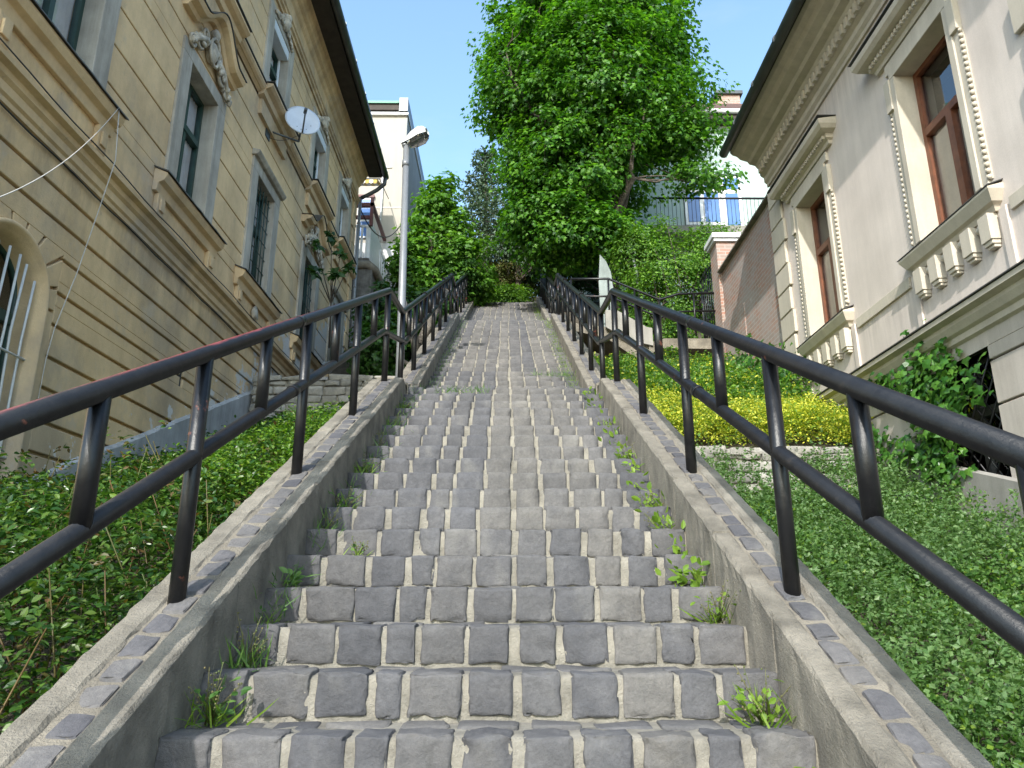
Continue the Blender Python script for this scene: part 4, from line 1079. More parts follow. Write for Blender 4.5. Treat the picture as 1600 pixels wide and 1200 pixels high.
for (t,w,h0,h1) in secs[1:5]:
    for j in range(m_):
        a_ = math.pi*j/(m_-1); vs.append(hp(t+.01, w*.92*math.cos(a_), h0+.004-.085*math.sin(a_)*(1 if t < .3 else .6)))
b.add(vs, [(i*m_+j,(i+1)*m_+j,(i+1)*m_+j+1,i*m_+j+1) for i in range(3) for j in range(m_-1)]+[tuple(range(m_-1,-1,-1)), tuple(range(3*m_,4*m_))], 0, True)
b.build('lens', M['lens'], root)
b = MB(); b.tube([hp(.08,0,.03),hp(.24,0,.03)], .03, 10); b.build('bulb', M['lamp_white'], root)
b = MB(); b.tube([(lx-.005,ly,ztop-.02),hp(-.02,0,.03)], .05, 12); b.build('collar', M['lamp_grey'], root)

# ------------------------------------------------------------------ BACKGROUND HOUSES
root = empty('cream_house', (-6,27,8), 'tall cream house with green roof edge and windowless side greyed for shade behind the ochre house', 'house')
b = MB(); b.box(-10,-3.50,22.0,33,12.72,17.55); b.build('wall', M['far_cream'], root)
b = MB(); b.box(-10,-3.47,21.97,33,7.5,12.72); b.build('lower_wall', M['far_white'], root)
b = MB(); b.box(-3.498,-3.46,22.0,33.1,11.6,17.75); b.build('shaded_side', M['far_shade'], root)  # skin over the cream side wall, its shade put into the greyer colour
b = MB(); b.box(-10,-3.42,21.9,33.2,17.55,17.64); b.build('eave_trim', M['white_paint'], root)
b = MB(); b.box(-10,-3.75,21.86,22.3,17.70,17.93); b.build('fascia', M['soffit'], root)
b = MB(); b.box(-10,-3.75,21.80,32,17.93,18.02); b.build('roof_edge', M['roof_green'], root)
b = MB(); b.box(-3.74,-3.44,21.85,33.2,17.65,18.18); b.build('gable_parapet', M['gutter'], root)
b = MB(); b.box(-5.2,-3.9,21.96,21.995,15.52,15.55); b.box(-10,-3.5,21.985,21.999,14.02,14.04); b.build('ledge', M['white_paint'], root)
b = MB(); b.box(-4.95,-4.45,21.93,21.99,12.9,14.35); w = b.build('window', M['white_paint'], root)
b = MB(); b.box(-4.90,-4.50,21.92,21.928,13.55,14.28); b.box(-4.90,-4.50,21.92,21.928,12.95,13.48); b.build('pane', M['sky_glass'], w)
b = MB(); b.box(-5.0,-4.42,21.90,21.99,14.36,14.46); b.build('lintel', M['red_brown'], w)
b = MB(); b.tube([(-4.18,21.93,12.8),(-4.18,21.93,15.4)], .03, 8); b.build('downpipe', M['white_paint'], root)
b = MB(); b.tube(sag((-4.1,18.45,12.0),(-3.52,22.0,13.4),.65), .018, 6)
tag(b.build('cable', M['black_cable']), 'black cable sagging between the ochre house corner and the cream house', 'cable')
root = empty('awning', (-4.4,20.6,13.9), 'small yellow and white striped awning under the gutter end', 'awning')
b = MB(); n = 9
for i in range(n):
    x0 = -5.1+i*.12; x1 = x0+.12; mi_ = i%2
    b.add([(x0,21.2,14.35),(x1,21.2,14.35),(x1,20.2,14.0),(x0,20.2,14.0),(x0,20.18,13.86),((x0+x1)/2,20.18,13.82),(x1,20.18,13.86)], [(0,3,2,1),(3,4,5,6,2)], mi_)
b.build('canopy', [M['awn_y'],M['awn_w']], root)
b = MB(); b.tube([(-5.0,20.2,14.0),(-3.92,20.2,14.0)], .02, 8); b.tube([(-3.95,20.2,14.0),(-3.95,21.9,14.3)], .015, 8); b.build('frame', M['gutter'], root)
root = empty('balcony', (-4.6,20,10.6), 'small balcony with white picket balustrade and red brown beams past the ochre house', 'balcony')
b = MB(); b.box(-6.5,-4.02,19.6,21.9,10.85,11.05); b.build('slab', M['rough_grey'], root)
b = MB()
for i in range(16): b.box(-6.4+i*.15-.0,-6.4+i*.15+.06,19.66,19.70,11.1,12.1)
b.box(-6.5,-4.05,19.65,19.71,12.08,12.14); b.build('balustrade', M['white_paint'], root)
b = MB(); b.box(-4.09,-4.02,19.7,21.9,11.05,12.35); b.build('side_panel', M['white_paint'], root)
b = MB(); b.box(-6.5,-3.95,19.6,19.7,12.72,12.84); b.box(-6.5,-4.0,19.65,19.72,12.35,12.45); b.box(-4.05,-3.95,19.6,21.9,12.75,12.83); b.box(-4.06,-3.97,19.6,19.69,12.1,13.0); b.build('beam', M['red_brown'], root)
root = empty('terrace_wall', (-4.0,19.3,8), 'rough dark grey terrace wall with a rounded coping below the balcony', 'wall')
b = MB(); b.box(-6.5,-3.78,19.0,21.9,6.5,10.5); b.build('wall', M['rough_grey'], root)
b = MB(); b.tube([(-6.5,19.0,10.55),(-3.9,19.0,10.55),(-3.74,19.15,10.45),(-3.74,21.9,10.45)], .12, 10); b.build('coping', M['concrete'], root)
b = MB(); b.tube([(-3.7,19.6,10.5),(-3.7,21.8,10.5)], .02, 6); b.tube([(-3.7,19.6,11.3),(-3.7,21.8,11.3)], .02, 6)
for i in range(7): b.tube([(-3.7,19.6+.36*i,10.5),(-3.7,19.6+.36*i,11.3)], .014, 6)
b.build('railing', M['white_paint'], root)

root = empty('mint_house', (8,26,9), 'pale mint green house with brown tiled roof and white balcony windows behind the maple', 'house')
b = MB(); b.box(3.0,15,22.0,30,7.0,17.40); b.build('wall', M['mint'], root)
b = MB(); b.box(2.8,15.2,21.6,30.4,17.20,17.42); b.build('eave', M['soffit'], root)
b = MB(); b.tube([(2.7,21.55,17.46),(15.2,21.55,17.46)], .09, 12); b.build('gutter', M['white_paint'], root)
b = MB(); b.prism([(21.5,17.46),(24.2,19.75),(26,19.75),(30.5,17.46)], 2.7, 15.2, 'x'); b.build('roof', M['roof_tile'], root)
ch = MB(); ch.box(8.05,8.9,24.3,24.9,19.2,20.22); chm = ch.build('chimney', M['brick'], root)
ch = MB(); ch.box(7.95,9.0,24.2,25.0,20.22,20.36); ch.box(8.35,8.5,24.5,24.7,20.36,20.50); ch.build('chimney_cap', M['gutter'], chm)
def pvc(x0,x1,z0,z1,cells):
    b = MB(); b.box(x0,x1,21.93,21.99,z0,z1); w = b.build('window', M['white_paint'], root)
    b = MB()
    for (a,c,e,f_) in cells: b.box(a,c,21.915,21.925,e,f_)
    b.build('pane', M['sky_glass'], w)
    b = MB(); b.box(x0-.06,x1+.06,21.90,21.99,z1,z1+.06); b.build('head_trim', M['gutter'], w); return w
pvc(5.86,7.05,13.4,15.22,[(5.95,6.45,14.72,15.12),(6.55,6.98,14.72,15.12),(5.95,6.35,13.5,14.58),(6.5,6.98,13.5,14.58)])
pvc(7.08,7.78,12.3,15.22,[(7.18,7.68,14.72,15.12),(7.22,7.64,12.5,14.55)])
root2 = empty('balcony_railing', (7,21,13), 'thin dark balcony railing in front of the mint house windows', 'railing')
b = MB(); b.tube([(4.6,21.0,13.83),(10.5,21.0,13.83)], .035, 8); b.build('handrail', M['iron'], root2)
b = MB()
for i in range(46): b.tube([(4.7+.125*i,21.0,12.85),(4.7+.125*i,21.0,13.83)], .008, 5)
b.build('bars', M['iron'], root2)
b = MB(); b.box(4.5,10.6,20.95,22.0,12.6,12.85); b.build('slab', M['pale_concrete'], root)

# top of the stairs: short railing, dark bin
root = empty('upper_railing', (1.3,27,10.9), 'short dark picket railing on the right beyond the top of the stairs', 'railing')
b = MB(); b.tube([(1.3,24.4,12.0),(1.35,31.0,15.4)], .03, 8); b.build('top_rail', M['iron'], root)
b = MB(); b.tube([(1.3,24.4,11.3),(1.35,31.0,14.7)], .025, 8); b.build('bottom_rail', M['iron'], root)
for i in range(13):
    t = i/12; x_, y_, z_ = 1.3+.05*t, 24.4+6.6*t, 12.0+3.4*t
    b = MB(); b.tube([(x_,y_,z_),(x_,y_,z_-(1.3 if i%3 == 0 else .7))], .02, 6); b.build('baluster', M['iron'], root)
root = empty('litter_bin', (1.0,26,10.9), 'dark box bin standing at the top of the stairs by the railing', 'bin')
b = MB(); b.hexa([(.55,25.8,10.85),(1.05,25.8,10.85),(1.05,26.3,10.85),(.55,26.3,10.85),(.5,25.75,12.0),(1.1,25.75,12.0),(1.1,26.35,12.0),(.5,26.35,12.0)]); b.build('body', M['dark_bin'], root, .02)
b = MB(); b.box(.46,1.14,25.7,26.4,12.0,12.08); b.build('lid', M['dark_bin'], root, .02)

# ------------------------------------------------------------------ TREES
def branchy(b, p, q, r0, r1, wob=.12, n=6, seg=7):
    p, q = Vector(p), Vector(q); L = (q-p).length; pts = []; rs = []
    for i in range(n+1):
        t = i/n; w = Vector((random.uniform(-1,1),random.uniform(-1,1),random.uniform(-.6,.6)))*wob*L*.25*math.sin(math.pi*t)
        pts.append(p.lerp(q,t)+w+Vector((0,0,-.06*L*math.sin(math.pi*t)))); rs.append(r0+(r1-r0)*t)
    b.tube(pts, rs, seg); return pts
def tree(name, base, label, cat, crown, nclump, nleaf, lsize, mat, shape, trunk_r, fork_z, csize=.55, bark='bark', droop=.2, seed=1, group=None, ndir=(0,0,.8), shell=.45, trunk_top=None, limbs=14, lean=(0,0), extra=()):
    """crown = list of (centre, radii): clumps of leaves fill them, limbs run from the trunk to the clumps"""
    random.seed(seed); rng = np.random.default_rng(seed)
    root = empty(name, base, label, cat, group)
    base = Vector(base); vol = np.array([c[1][0]*c[1][1]*c[1][2] for c in crown])**.7; vol = vol/vol.sum()
    C = []; Dn = []
    for i in range(nclump):
        c, r = crown[rng.choice(len(crown), p=vol)]
        d, u_ = ball(1, rng); d = u_[0]*rng.uniform(shell, 1.0); C.append(np.array(c)+d*np.array(r)); Dn.append(u_[0])
    for c,r,k_ in extra:
        for i in range(k_):
            d, u_ = ball(1, rng); C.append(np.array(c)+u_[0]*rng.uniform(.2,1)*np.array(r)); Dn.append(u_[0])
    C = np.array(C); Dn = np.array(Dn)
    b = MB(); top = Vector(trunk_top) if trunk_top else Vector((base.x+lean[0], base.y+lean[1], fork_z))
    tp = branchy(b, base-Vector((0,0,.3)), top, trunk_r, trunk_r*.55, .10, 8, 12)
    order = rng.permutation(len(C))
    limb_ends = []
    for i in order[:limbs]:
        st = tp[random.randint(4,8)]; mid = Vector(C[i])
        pts = branchy(b, st, st.lerp(mid,.92), trunk_r*.36, trunk_r*.07, .35, 7, 7); limb_ends += [(p, trunk_r*.16) for p in pts[2:]]
    for i in order[limbs:]:
        if rng.random() < .55 and limb_ends:
            c = Vector(C[i]); p, rr_ = min(limb_ends, key=lambda e: (e[0]-c).length)
            branchy(b, p, c, rr_*.6, .006, .3, 4, 5)
    b.build('trunk', M[bark], root)
    P = []; Nn = []; Dd = []
    for c, dn in zip(C, Dn):
        m_ = max(6, int(nleaf*rng.uniform(.5,1.5))); s = csize*rng.uniform(.6,1.35)
        o, u_ = ball(m_, rng); o = o*np.array([s,s,s*.62]); P.append(c+o-np.array([0,0,droop*s])*((o[:,0:1]**2+o[:,1:2]**2)/(s*s)))
        Nn.append(np.array(ndir)+.55*dn+.5*u_); Dd.append(.8*u_+.4*dn+np.array([0,0,-.5]))
    leaves('crown', np.concatenate(P), lsize, M[mat], shape, np.concatenate(Nn), .45, np.concatenate(Dd), .5, root, rng=rng)
    return root
# the big maple
tree('maple_tree', (2.75,18.3,8.8), 'large bright green maple with a dark trunk towering right of the stairs', 'tree',
     [((2.2,18.6,16.4),(3.3,2.4,3.4)),((2.0,18.4,13.2),(2.2,2.0,2.0)),((3.9,18.2,15.0),(2.0,1.8,1.6)),((2.7,18.6,19.5),(3.2,2.4,2.6)),((1.2,18.5,11.9),(1.3,1.5,1.3)),((1.9,18.0,11.2),(1.3,1.3,.7))],
     1150, 112, .118, 'maple', 'maple', .30, 14.5, .58, limbs=46, seed=5, shell=.22, extra=[((4.1,18.3,17.0),(1.5,1.2,1.5),95),((.35,18.6,16.0),(1.2,1.2,2.2),80),((2.4,17.2,15.5),(2.2,.9,2.6),110),((1.35,18.5,11.7),(1.35,1.2,1.5),150),((2.2,17.7,10.9),(1.2,.7,.75),60),((.9,18.6,13.2),(1.0,1.2,1.2),60),((4.7,17.9,13.9),(1.5,1.0,.9),34),((5.3,17.8,12.6),(.8,.8,.5),9)])
tree('young_tree', (-2.4,20.7,9.6), 'small fresh green tree beside the lamp, its pointed crown above the left railing', 'tree',
     [((-2.25,20.9,11.9),(1.2,1.0,1.4)),((-2.2,20.9,13.5),(.65,.6,1.1)),((-2.8,20.7,11.2),(.9,.9,1.0)),((-1.35,21.0,11.4),(.95,.8,1.2)),((-1.7,21.0,12.7),(.65,.55,.8)),((-1.0,21.4,10.9),(.6,.6,.8))],
     300, 46, .140, 'young', 'maple', .10, 13.2, .38, limbs=18, seed=8, shell=.3)
# hedge-like shrub at the head of the left railing
tree('evergreen_shrub', (-1.75,20.8,10.4), 'dark green rounded shrub overhanging the upper left railing', 'shrub',
     [((-1.55,20.8,11.0),(.75,.7,.85)),((-1.3,22.3,11.5),(.55,.6,.7))], 110, 70, .085, 'hedge', 'oval', .06, 11, .28, limbs=12, seed=9)
tree('pruned_tree', (-1.85,12.4,4.6), 'gnarled grey tree with sawn off limbs leaning behind the lamp post', 'tree',
     [((-2.1,13.6,6.6),(.5,.6,.5)),((-1.9,14.6,7.0),(.5,.6,.5))], 26, 30, .11, 'young', 'maple', .16, 6.6, .26, bark='grey_bark', limbs=5, seed=12, trunk_top=(-1.45,13.4,7.0))
pt = [o for o in col.objects if o.name.startswith('pruned_tree')][0]
for (p,q_,r_) in (((-1.6,12.9,6.1),(-1.28,12.75,6.95),.085),((-1.65,12.8,5.9),(-1.95,12.6,6.9),.07),((-1.45,13.4,6.9),(-1.2,13.3,7.35),.07)):
    b = MB(); b.tube([p,Vector(p).lerp(Vector(q_),.5)+Vector((.03,0,.02)),q_], [r_*1.2,r_,r_*.95], 10); b.build('limb', M['grey_bark'], pt)
    d_ = (Vector(q_)-Vector(p)).normalized(); b = MB(); b.tube([Vector(q_)-d_*.005,Vector(q_)+d_*.012], r_*.9, 10); b.build('cut_end', M['cut_wood'], pt)

# spruce
def spruce(base, h, rad, label, seed=3):
    rng = np.random.default_rng(seed); random.seed(seed)
    root = empty('spruce_tree', base, label, 'tree'); bx, by, bz = base
    b = MB(); b.tube([(bx,by,bz-.3),(bx+.05,by,bz+h*.5),(bx,by,bz+h)], [.2,.11,.015], 9)
    P = []; D_ = []
    z = .08*h
    while z < h*.985:
        t = z/h; L = rad*(1-t)**.75*rng.uniform(.8,1.15)+.18; n = 7
        a0 = rng.uniform(0,6.28)
        for k in range(n):
            a_ = a0+k*2*math.pi/n+rng.normal(0,.18); L_ = L*rng.uniform(.75,1.15); pts = []
            for i in range(6):
                u_ = i/5; pts.append(Vector((bx+math.cos(a_)*L_*u_, by+math.sin(a_)*L_*u_, bz+z-.25*L_*u_+.38*L_*u_*u_)))
            b.tube(pts, [.028-.022*i/5 for i in range(6)], 5)
            d = np.array([math.cos(a_), math.sin(a_), .1]); sdv = np.array([-math.sin(a_), math.cos(a_), 0])
            m_ = int(20*L_+12)
            for s in range(max(3,int(L_*6))):                      # side sprays
                u_ = (s+.6)/max(3,int(L_*6)); p0 = np.array(pts[min(5,int(u_*5))]); sg = 1 if s%2 else -1; l2 = .42*L_*(1-u_)+.14
                for q_ in range(9):
                    v_ = q_/9; P.append(p0+(d*.6+sdv*sg)*l2*v_+np.array([0,0,-.16*l2*v_])+rng.normal(0,.02,3)); D_.append(d*.7+sdv*sg*rng.choice([-1,1])*.8+rng.normal(0,.35,3))
            for q_ in range(m_):
                u_ = rng.random(); i = min(4,int(u_*5)); p0 = np.array(pts[i].lerp(pts[i+1], u_*5-i)); P.append(p0); D_.append(d*.6+sdv*rng.choice([-1,1])+rng.normal(0,.4,3))
        z += .34+.30*(1-t)*.6
    b.build('trunk', M['bark'], root)
    leaves('needles', np.array(P), .13, M['spruce'], 'diamond', None, 1.0, np.array(D_), .2, root, rng=rng)
spruce((-1.05,30,13.0), 8.7, 2.9, 'blue green spruce with an upswept tip standing behind the top of the stairs', 3)
# loose birch-like tree in front of the spruce, drooping
tree('weeping_tree', (.4,28,12.6), 'loose dark leaved tree with sky showing through, between spruce and maple', 'tree',
     [((.2,28,17.2),(1.6,1.4,2.0)),((1.0,28,15.6),(1.7,1.4,1.1)),((-.5,28,15.6),(1.0,1.0,1.0))], 170, 60, .12, 'spruce', 'oval', .14, 16, .55, limbs=20, seed=21, droop=.9)
# bare tree
random.seed(31); root = empty('bare_tree', (-2.7,40,17.5), 'leafless grey tree against the sky between the young tree and the spruce', 'tree')
b = MB()
def twig(p, d, L, r, lv):
    q_ = p+d*L; b.tube([p, p.lerp(q_,.5)+Vector((random.uniform(-.05,.05)*L,0,random.uniform(-.05,.05)*L)), q_], [r,r*.8,r*.6], 5, cap=False)
    if lv == 0: return
    for k in range(3 if lv > 1 else 4):
        nd = (d+Vector((random.uniform(-.75,.75),random.uniform(-.5,.5),random.uniform(-.25,.55)))).normalized()
        twig(p.lerp(q_,random.uniform(.5,1)), nd, L*random.uniform(.6,.82), r*.55, lv-1)
twig(Vector((-2.7,40,17)), Vector((0,0,1)), 3.0, .09, 5); b.build('trunk', M['twig'], root)
# yew / dark trees under the maple
for i,(p,cr,lab,mt,n) in enumerate((
    ((1.75,23.6,10.8), [((1.85,23.6,13.0),(.9,.9,1.6)),((2.7,23.2,12.8),(1.1,.8,1.9))], 'dark green bushy yew under the maple beside the upper right handrail', 'yew', 150),
    ((3.3,20.9,9.6), [((2.6,20.8,11.6),(.9,.6,1.1)),((1.9,21.0,12.2),(.8,.7,.9))], 'dark leafy shrub behind the maple trunk before the mint house', 'yew', 120),
    ((2.0,28.5,12.8), [((2.0,28.5,15.4),(1.4,1.2,2.0))], 'mid green leafy tree behind the yew at the top of the stairs', 'hedge', 130))):
    tree('shrub' if i < 2 else 'leafy_tree', p, lab, 'shrub' if i < 2 else 'tree', cr, n, 75, .095, mt, 'oval', .08, p[2]+1.4, .34, limbs=12, seed=40+i)
# thicket closing the view
for i,(x,y,z,r,mt,lab) in enumerate((
    (-.35,28,14.0,(.9,.8,1.2),'thicket','tan and green scrub bush in the middle of the gap above the stairs'),
    (.65,29.5,15.0,(1.1,.9,1.5),'thicket','brownish dry scrub bush above the stairs beside the bin'),
    (-1.4,29,14.6,(.9,.9,1.5),'hedge','olive green bush above the stairs behind the dark shrub'),
    (-.1,26.2,12.5,(.8,.5,.55),'vine','low yellow green bush right at the head of the stairs'))):
    tree('scrub_bush', (x,y,float(ground_z(x,y))), lab, 'bush', [((x,y,z),r),((x+.4,y+.5,z+r[2]*.7),(r[0]*.7,r[1]*.7,r[2]*.6))], 120, 60, .095, mt, 'oval', .05, z+.4, .30, limbs=22, bark='grey_bark', seed=60+i)
# wooded slope far behind
def wood_mass():
    rng = np.random.default_rng(77); P = []; Nn = []
    for k in range(420):
        c = np.array([rng.uniform(-22,26), rng.uniform(44,62), 0]); c[2] = ground_z(c[0],c[1])+rng.uniform(.3,2.0)
        o,u_ = ball(60, rng); P.append(c+o*np.array([1.5,1.2,1.3])); Nn.append(u_+np.array([0,-.3,.6]))
    return leaves('hillside_wood', np.concatenate(P), .26, M['thicket'], 'oval', np.concatenate(Nn), .5, rng=rng)
tag(wood_mass(), 'distant scrubby wooded slope closing the view above the stairs', 'woodland', kind='stuff')

# ------------------------------------------------------------------ CLIMBER by the gate
def cover(name, P, Nn, size, mat, shape, label, cat, kind=None, spread=.5, direc=None, mats=None, mi=None, stems=None, stem_mat=None, rng=RNG):
    if kind == 'stuff':
        o = leaves(name, P, size, M[mat] if mat else None, shape, Nn, spread, direc, .6, None, mats, mi, rng=rng)
        tag(o, label, cat, kind=kind); return o
    root = empty(name, tuple(np.array(P).mean(0)*np.array([1,1,0])+np.array([0,0,np.array(P)[:,2].min()])), label, cat)
    if stems: stems.build('stems', M[stem_mat or 'bark'], root)
    leaves('leaves', P, size, M[mat] if mat else None, shape, Nn, spread, direc, .6, root, mats, mi, rng=rng)
    return root
rng = np.random.default_rng(91); P = []; Nn = []; st = MB(); random.seed(91)
for c,r in (((4.0,17.0,8.9),(1.15,.8,1.9)),((4.8,17.2,9.6),(1.4,.8,1.2)),((3.5,16.8,8.0),(.75,.7,1.3)),((3.3,17.2,10.0),(.6,.6,.8)),((5.6,17.6,10.0),(1.1,.7,.9))):
    for k in range(105):
        d,u_ = ball(1, rng); cc = np.array(c)+u_[0]*np.array(r)*rng.uniform(.62,1.12)
        o,v_ = ball(64, rng); P.append(cc+o*np.array([.27,.22,.22])-np.array([0,0,.25])*(o[:,2:3]<0)*rng.random((64,1))*.6); Nn.append(.9*u_[0]+.5*v_+np.array([0,0,.5]))
        if k%6 == 0: branchy(st, (c[0],c[1],c[2]-r[2]), tuple(cc), .02, .006, .4, 5, 5)
cover('climbing_shrub', np.concatenate(P), np.concatenate(Nn), .078, 'vine', 'oval', 'dense light green climbing shrub mounded behind the gate, below the mint house', 'shrub', stems=st, rng=rng)

# ------------------------------------------------------------------ BEDS
def surf_noise(x, y, s=1.0, sd=0):
    return (np.sin(1.7*x*s+2.3*y*s+sd)+np.sin(3.1*x*s-1.9*y*s+2*sd)+.7*np.sin(6.3*x*s+4.1*y*s+sd*.7)+.5*np.sin(9.7*y*s-7.3*x*s))/3.2
def bed(n_cl, xr, yr, h0, hvar, per, cl, seed, edge=None):
    """leaf clumps over a bed: canopy points on an uneven surface + points deeper inside"""
    rng = np.random.default_rng(seed)
    x = rng.uniform(*xr, n_cl); y = rng.uniform(*yr, n_cl)
    h = h0+hvar*surf_noise(x,y,1.0,seed)
    if edge: h = h*edge(x,y)
    dep = rng.random(n_cl)**1.5*.75
    z = ground_z(x,y)+h*(1-dep)
    C = np.stack([x,y,z],1)
    P = (C[:,None,:]+rng.normal(0,1,(n_cl,per,3))*np.array([cl,cl,cl*.5])).reshape(-1,3)
    Nn = np.tile(np.array([0,-.15,1.0]), (len(P),1))
    P[:,2] = np.maximum(P[:,2], ground_z(P[:,0],P[:,1])+.01)
    return P, Nn, rng
# rose bed on the left
P,Nn,rng = bed(6200, (-4.05,-1.46), (1.2,8.2), .78, .16, 9, .06, 3, lambda x,y: np.clip(.55+.55*smooth(0,1,(-1.40-x)/.9),0,1.1)*(1-.55*smooth(4.5,8,y)*smooth(2.0,3.8,-x)))
keep = P[:,0] < -1.42; P, Nn = P[keep], Nn[keep]
mi = (rng.random(len(P)) < .035).astype(int)
P2,N2,_ = bed(420, (-4.0,-1.9), (1.2,6.4), 1.02, .14, 7, .035, 5)
P = np.concatenate([P,P2]); Nn = np.concatenate([Nn,N2]); mi = np.concatenate([mi,(rng.random(len(P2)) < .55).astype(int)])
o = leaves('rose_bed', P, .050, None, 'oval', Nn, .55, None, 1, None, [M['rose'],M['rose_red']], mi, rng=rng)
tag(o, 'glossy dark green rose bushes with reddish shoots filling the left bed', 'shrubs', kind='stuff')
st = MB(); random.seed(3)
for k in range(200):
    x,y = random.uniform(-4.0,-1.8), random.uniform(1.3,6.6); z = float(ground_z(x,y)); h = random.uniform(.55,.98)
    st.tube([(x,y,z),(x+random.uniform(-.08,.08),y+random.uniform(-.08,.08),z+h*.5),(x+random.uniform(-.22,.22),y+random.uniform(-.22,.22),z+h)], [.006,.005,.003], 5)
tag(st.build('rose_stems', M['rose_red']), 'thin brown rose stems rising through the left bed', 'stems', kind='stuff')
# yellowish small shrub further up the left bed
P,Nn,rng = bed(900, (-2.6,-1.46), (5.6,8.6), .82, .12, 14, .08, 17)
cover('yellowish_shrub', P, Nn, .038, None, 'oval', 'yellow green low shrub at the upper end of the left bed beside the side wall', 'shrub', mats=[M['vine'],M['lime']], mi=(rng.random(len(P)) < .40).astype(int), rng=rng)
# upper left greenery behind the railing
P,Nn,rng = bed(1100, (-3.9,-1.46), (8.2,11.3), .42, .2, 14, .10, 23, lambda x,y: 1-.6*smooth(2.4,3.8,-x))
cover('left_ground_cover', P, Nn, .06, 'hedge', 'oval', 'dark leafy undergrowth in front of the whitish rubble wall on the left', 'plants', kind='stuff', rng=rng)
rng = np.random.default_rng(29); P = []; Nn = []; st = MB(); random.seed(29)
for (c,r,n) in (((-2.3,13.4,6.0),(.7,.8,.9),90),((-2.1,15.2,7.3),(.6,1.1,.8),90),((-2.9,16.0,7.6),(.7,1.2,.9),80),((-1.75,17,8.2),(.35,1.0,.6),60)):
    for k in range(n):
        d,u_ = ball(1,rng); cc = np.array(c)+d[0]*np.array(r); o,v_ = ball(34,rng); P.append(cc+o*np.array([.22,.22,.17])); Nn.append(.6*u_[0]+.4*v_+np.array([0,-.2,.7]))
        if k%7 == 0: branchy(st, (c[0],c[1],c[2]-r[2]-.4), tuple(cc), .022, .006, .4, 5, 5)
cover('elder_bush', np.concatenate(P), np.concatenate(Nn), .105, 'hedge', 'maple', 'broad dark leaved bush filling the space between lamp post and ochre house', 'bush', stems=st, rng=rng)
# fig sprig
rng = np.random.default_rng(33); P = []; Dd = []; st = MB()
for (q_) in ((-3.95,13.9,8.6),(-3.62,13.8,8.75),(-3.45,14.0,8.45),(-3.82,13.7,7.9),(-3.55,13.9,7.95),(-3.3,14.1,8.2)):
    st.tube([(-3.7,14.6,6.6),(-3.68,14.4,7.5),q_], [.02,.014,.006], 6)
    for k in range(13):
        u_ = unit(rng.normal(0,1,(1,3)))[0]; P.append(np.array(q_)+u_*.04); Dd.append(u_+np.array([0,0,-.25]))
cover('fig_tree', np.array(P), np.tile((0.2,-.5,.7),(len(P),1)), .18, 'yew', 'maple', 'young fig with big dark lobed leaves against the ochre house corner', 'tree', direc=np.array(Dd), stems=st, rng=rng)

# weed bed on the right, lower terrace
P,Nn,rng = bed(7600, (1.27,4.38), (1.2,8.6), .46, .30, 13, .060, 41, lambda x,y: (1-.35*(surf_noise(x,y,2.3,8) < -.35))*np.clip(.45+.6*smooth(0,1,(x-1.25)/.8),0,1)*(1-.75*smooth(7.2,8.2,y)))
P = P[P[:,0] > 1.26]
mi = rng.random(len(P))
o = leaves('weed_bed', P, .037, None, 'diamond', np.tile((0,-.25,.6),(len(P),1)), 1.0, None, 1, None, [M['weed'],M['hedge'],M['lime']], np.where(mi < .76,0,np.where(mi < .90,1,2)), rng=rng)
tag(o, 'rough bright green weeds covering the lower bed right of the stairs', 'weeds', kind='stuff')
rng = np.random.default_rng(43); n = 5200; x = rng.uniform(1.35,4.35,n); y = rng.uniform(1.5,8.6,n); kp = surf_noise(x,y,.9,2) > -.25; x = x[kp]; y = y[kp]; n = len(x); z = ground_z(x,y)+.40+.12*surf_noise(x,y,1.0,41)
P = []; Dd = []
for k in range(n):                                                # feathery stalks
    h = rng.uniform(.06,.34)*(1.7 if rng.random() < .12 else 1); t = rng.random(14); lean = rng.normal(0,.12,2)
    for u_ in t: P.append((x[k]+lean[0]*u_, y[k]+lean[1]*u_, z[k]+h*u_)); a_ = rng.uniform(0,6.28); Dd.append((math.cos(a_),math.sin(a_),.6))
o = leaves('weed_stalks', np.array(P), .036, M['feather'], 'diamond', None, .9, np.array(Dd), .3, rng=rng)
tag(o, 'feathery upright weed stalks standing above the right bed', 'weeds', kind='stuff')
# yellow shrubs on the terrace
P,Nn,rng = bed(1900, (1.75,4.4), (8.75,10.1), .46, .12, 20, .065, 51)
o = leaves('yellow_shrubs', P, .036, None, 'oval', Nn, .7, None, 1, None, [M['yellow'],M['lime']], (rng.random(len(P)) < .40).astype(int), rng=rng)
tag(o, 'bright yellow leaved low shrubs in a band above the retaining wall', 'shrubs', kind='stuff')
P,Nn,rng = bed(2400, (1.45,4.4), (10.0,14.6), .62, .22, 16, .085, 57)
o = leaves('green_shrubs', P, .052, None, 'oval', Nn, .65, None, 1, None, [M['vine'],M['yellow'],M['weed']], np.where(rng.random(len(P)) < .10,1,np.where(rng.random(len(P)) < .4,2,0)), rng=rng)
tag(o, 'fresh green shrubs behind the yellow band, under the concrete bridge', 'shrubs', kind='stuff')
P,Nn,rng = bed(260, (1.30,1.75), (8.6,12.5), .35, .1, 14, .06, 58)
o = leaves('green_edging', P, .045, None, 'oval', Nn, .65, None, 1, None, [M['yellow'],M['vine']], (rng.random(len(P)) < .55).astype(int), rng=rng)
tag(o, 'yellow green plants creeping along the outer foot of the right side wall', 'plants', kind='stuff')
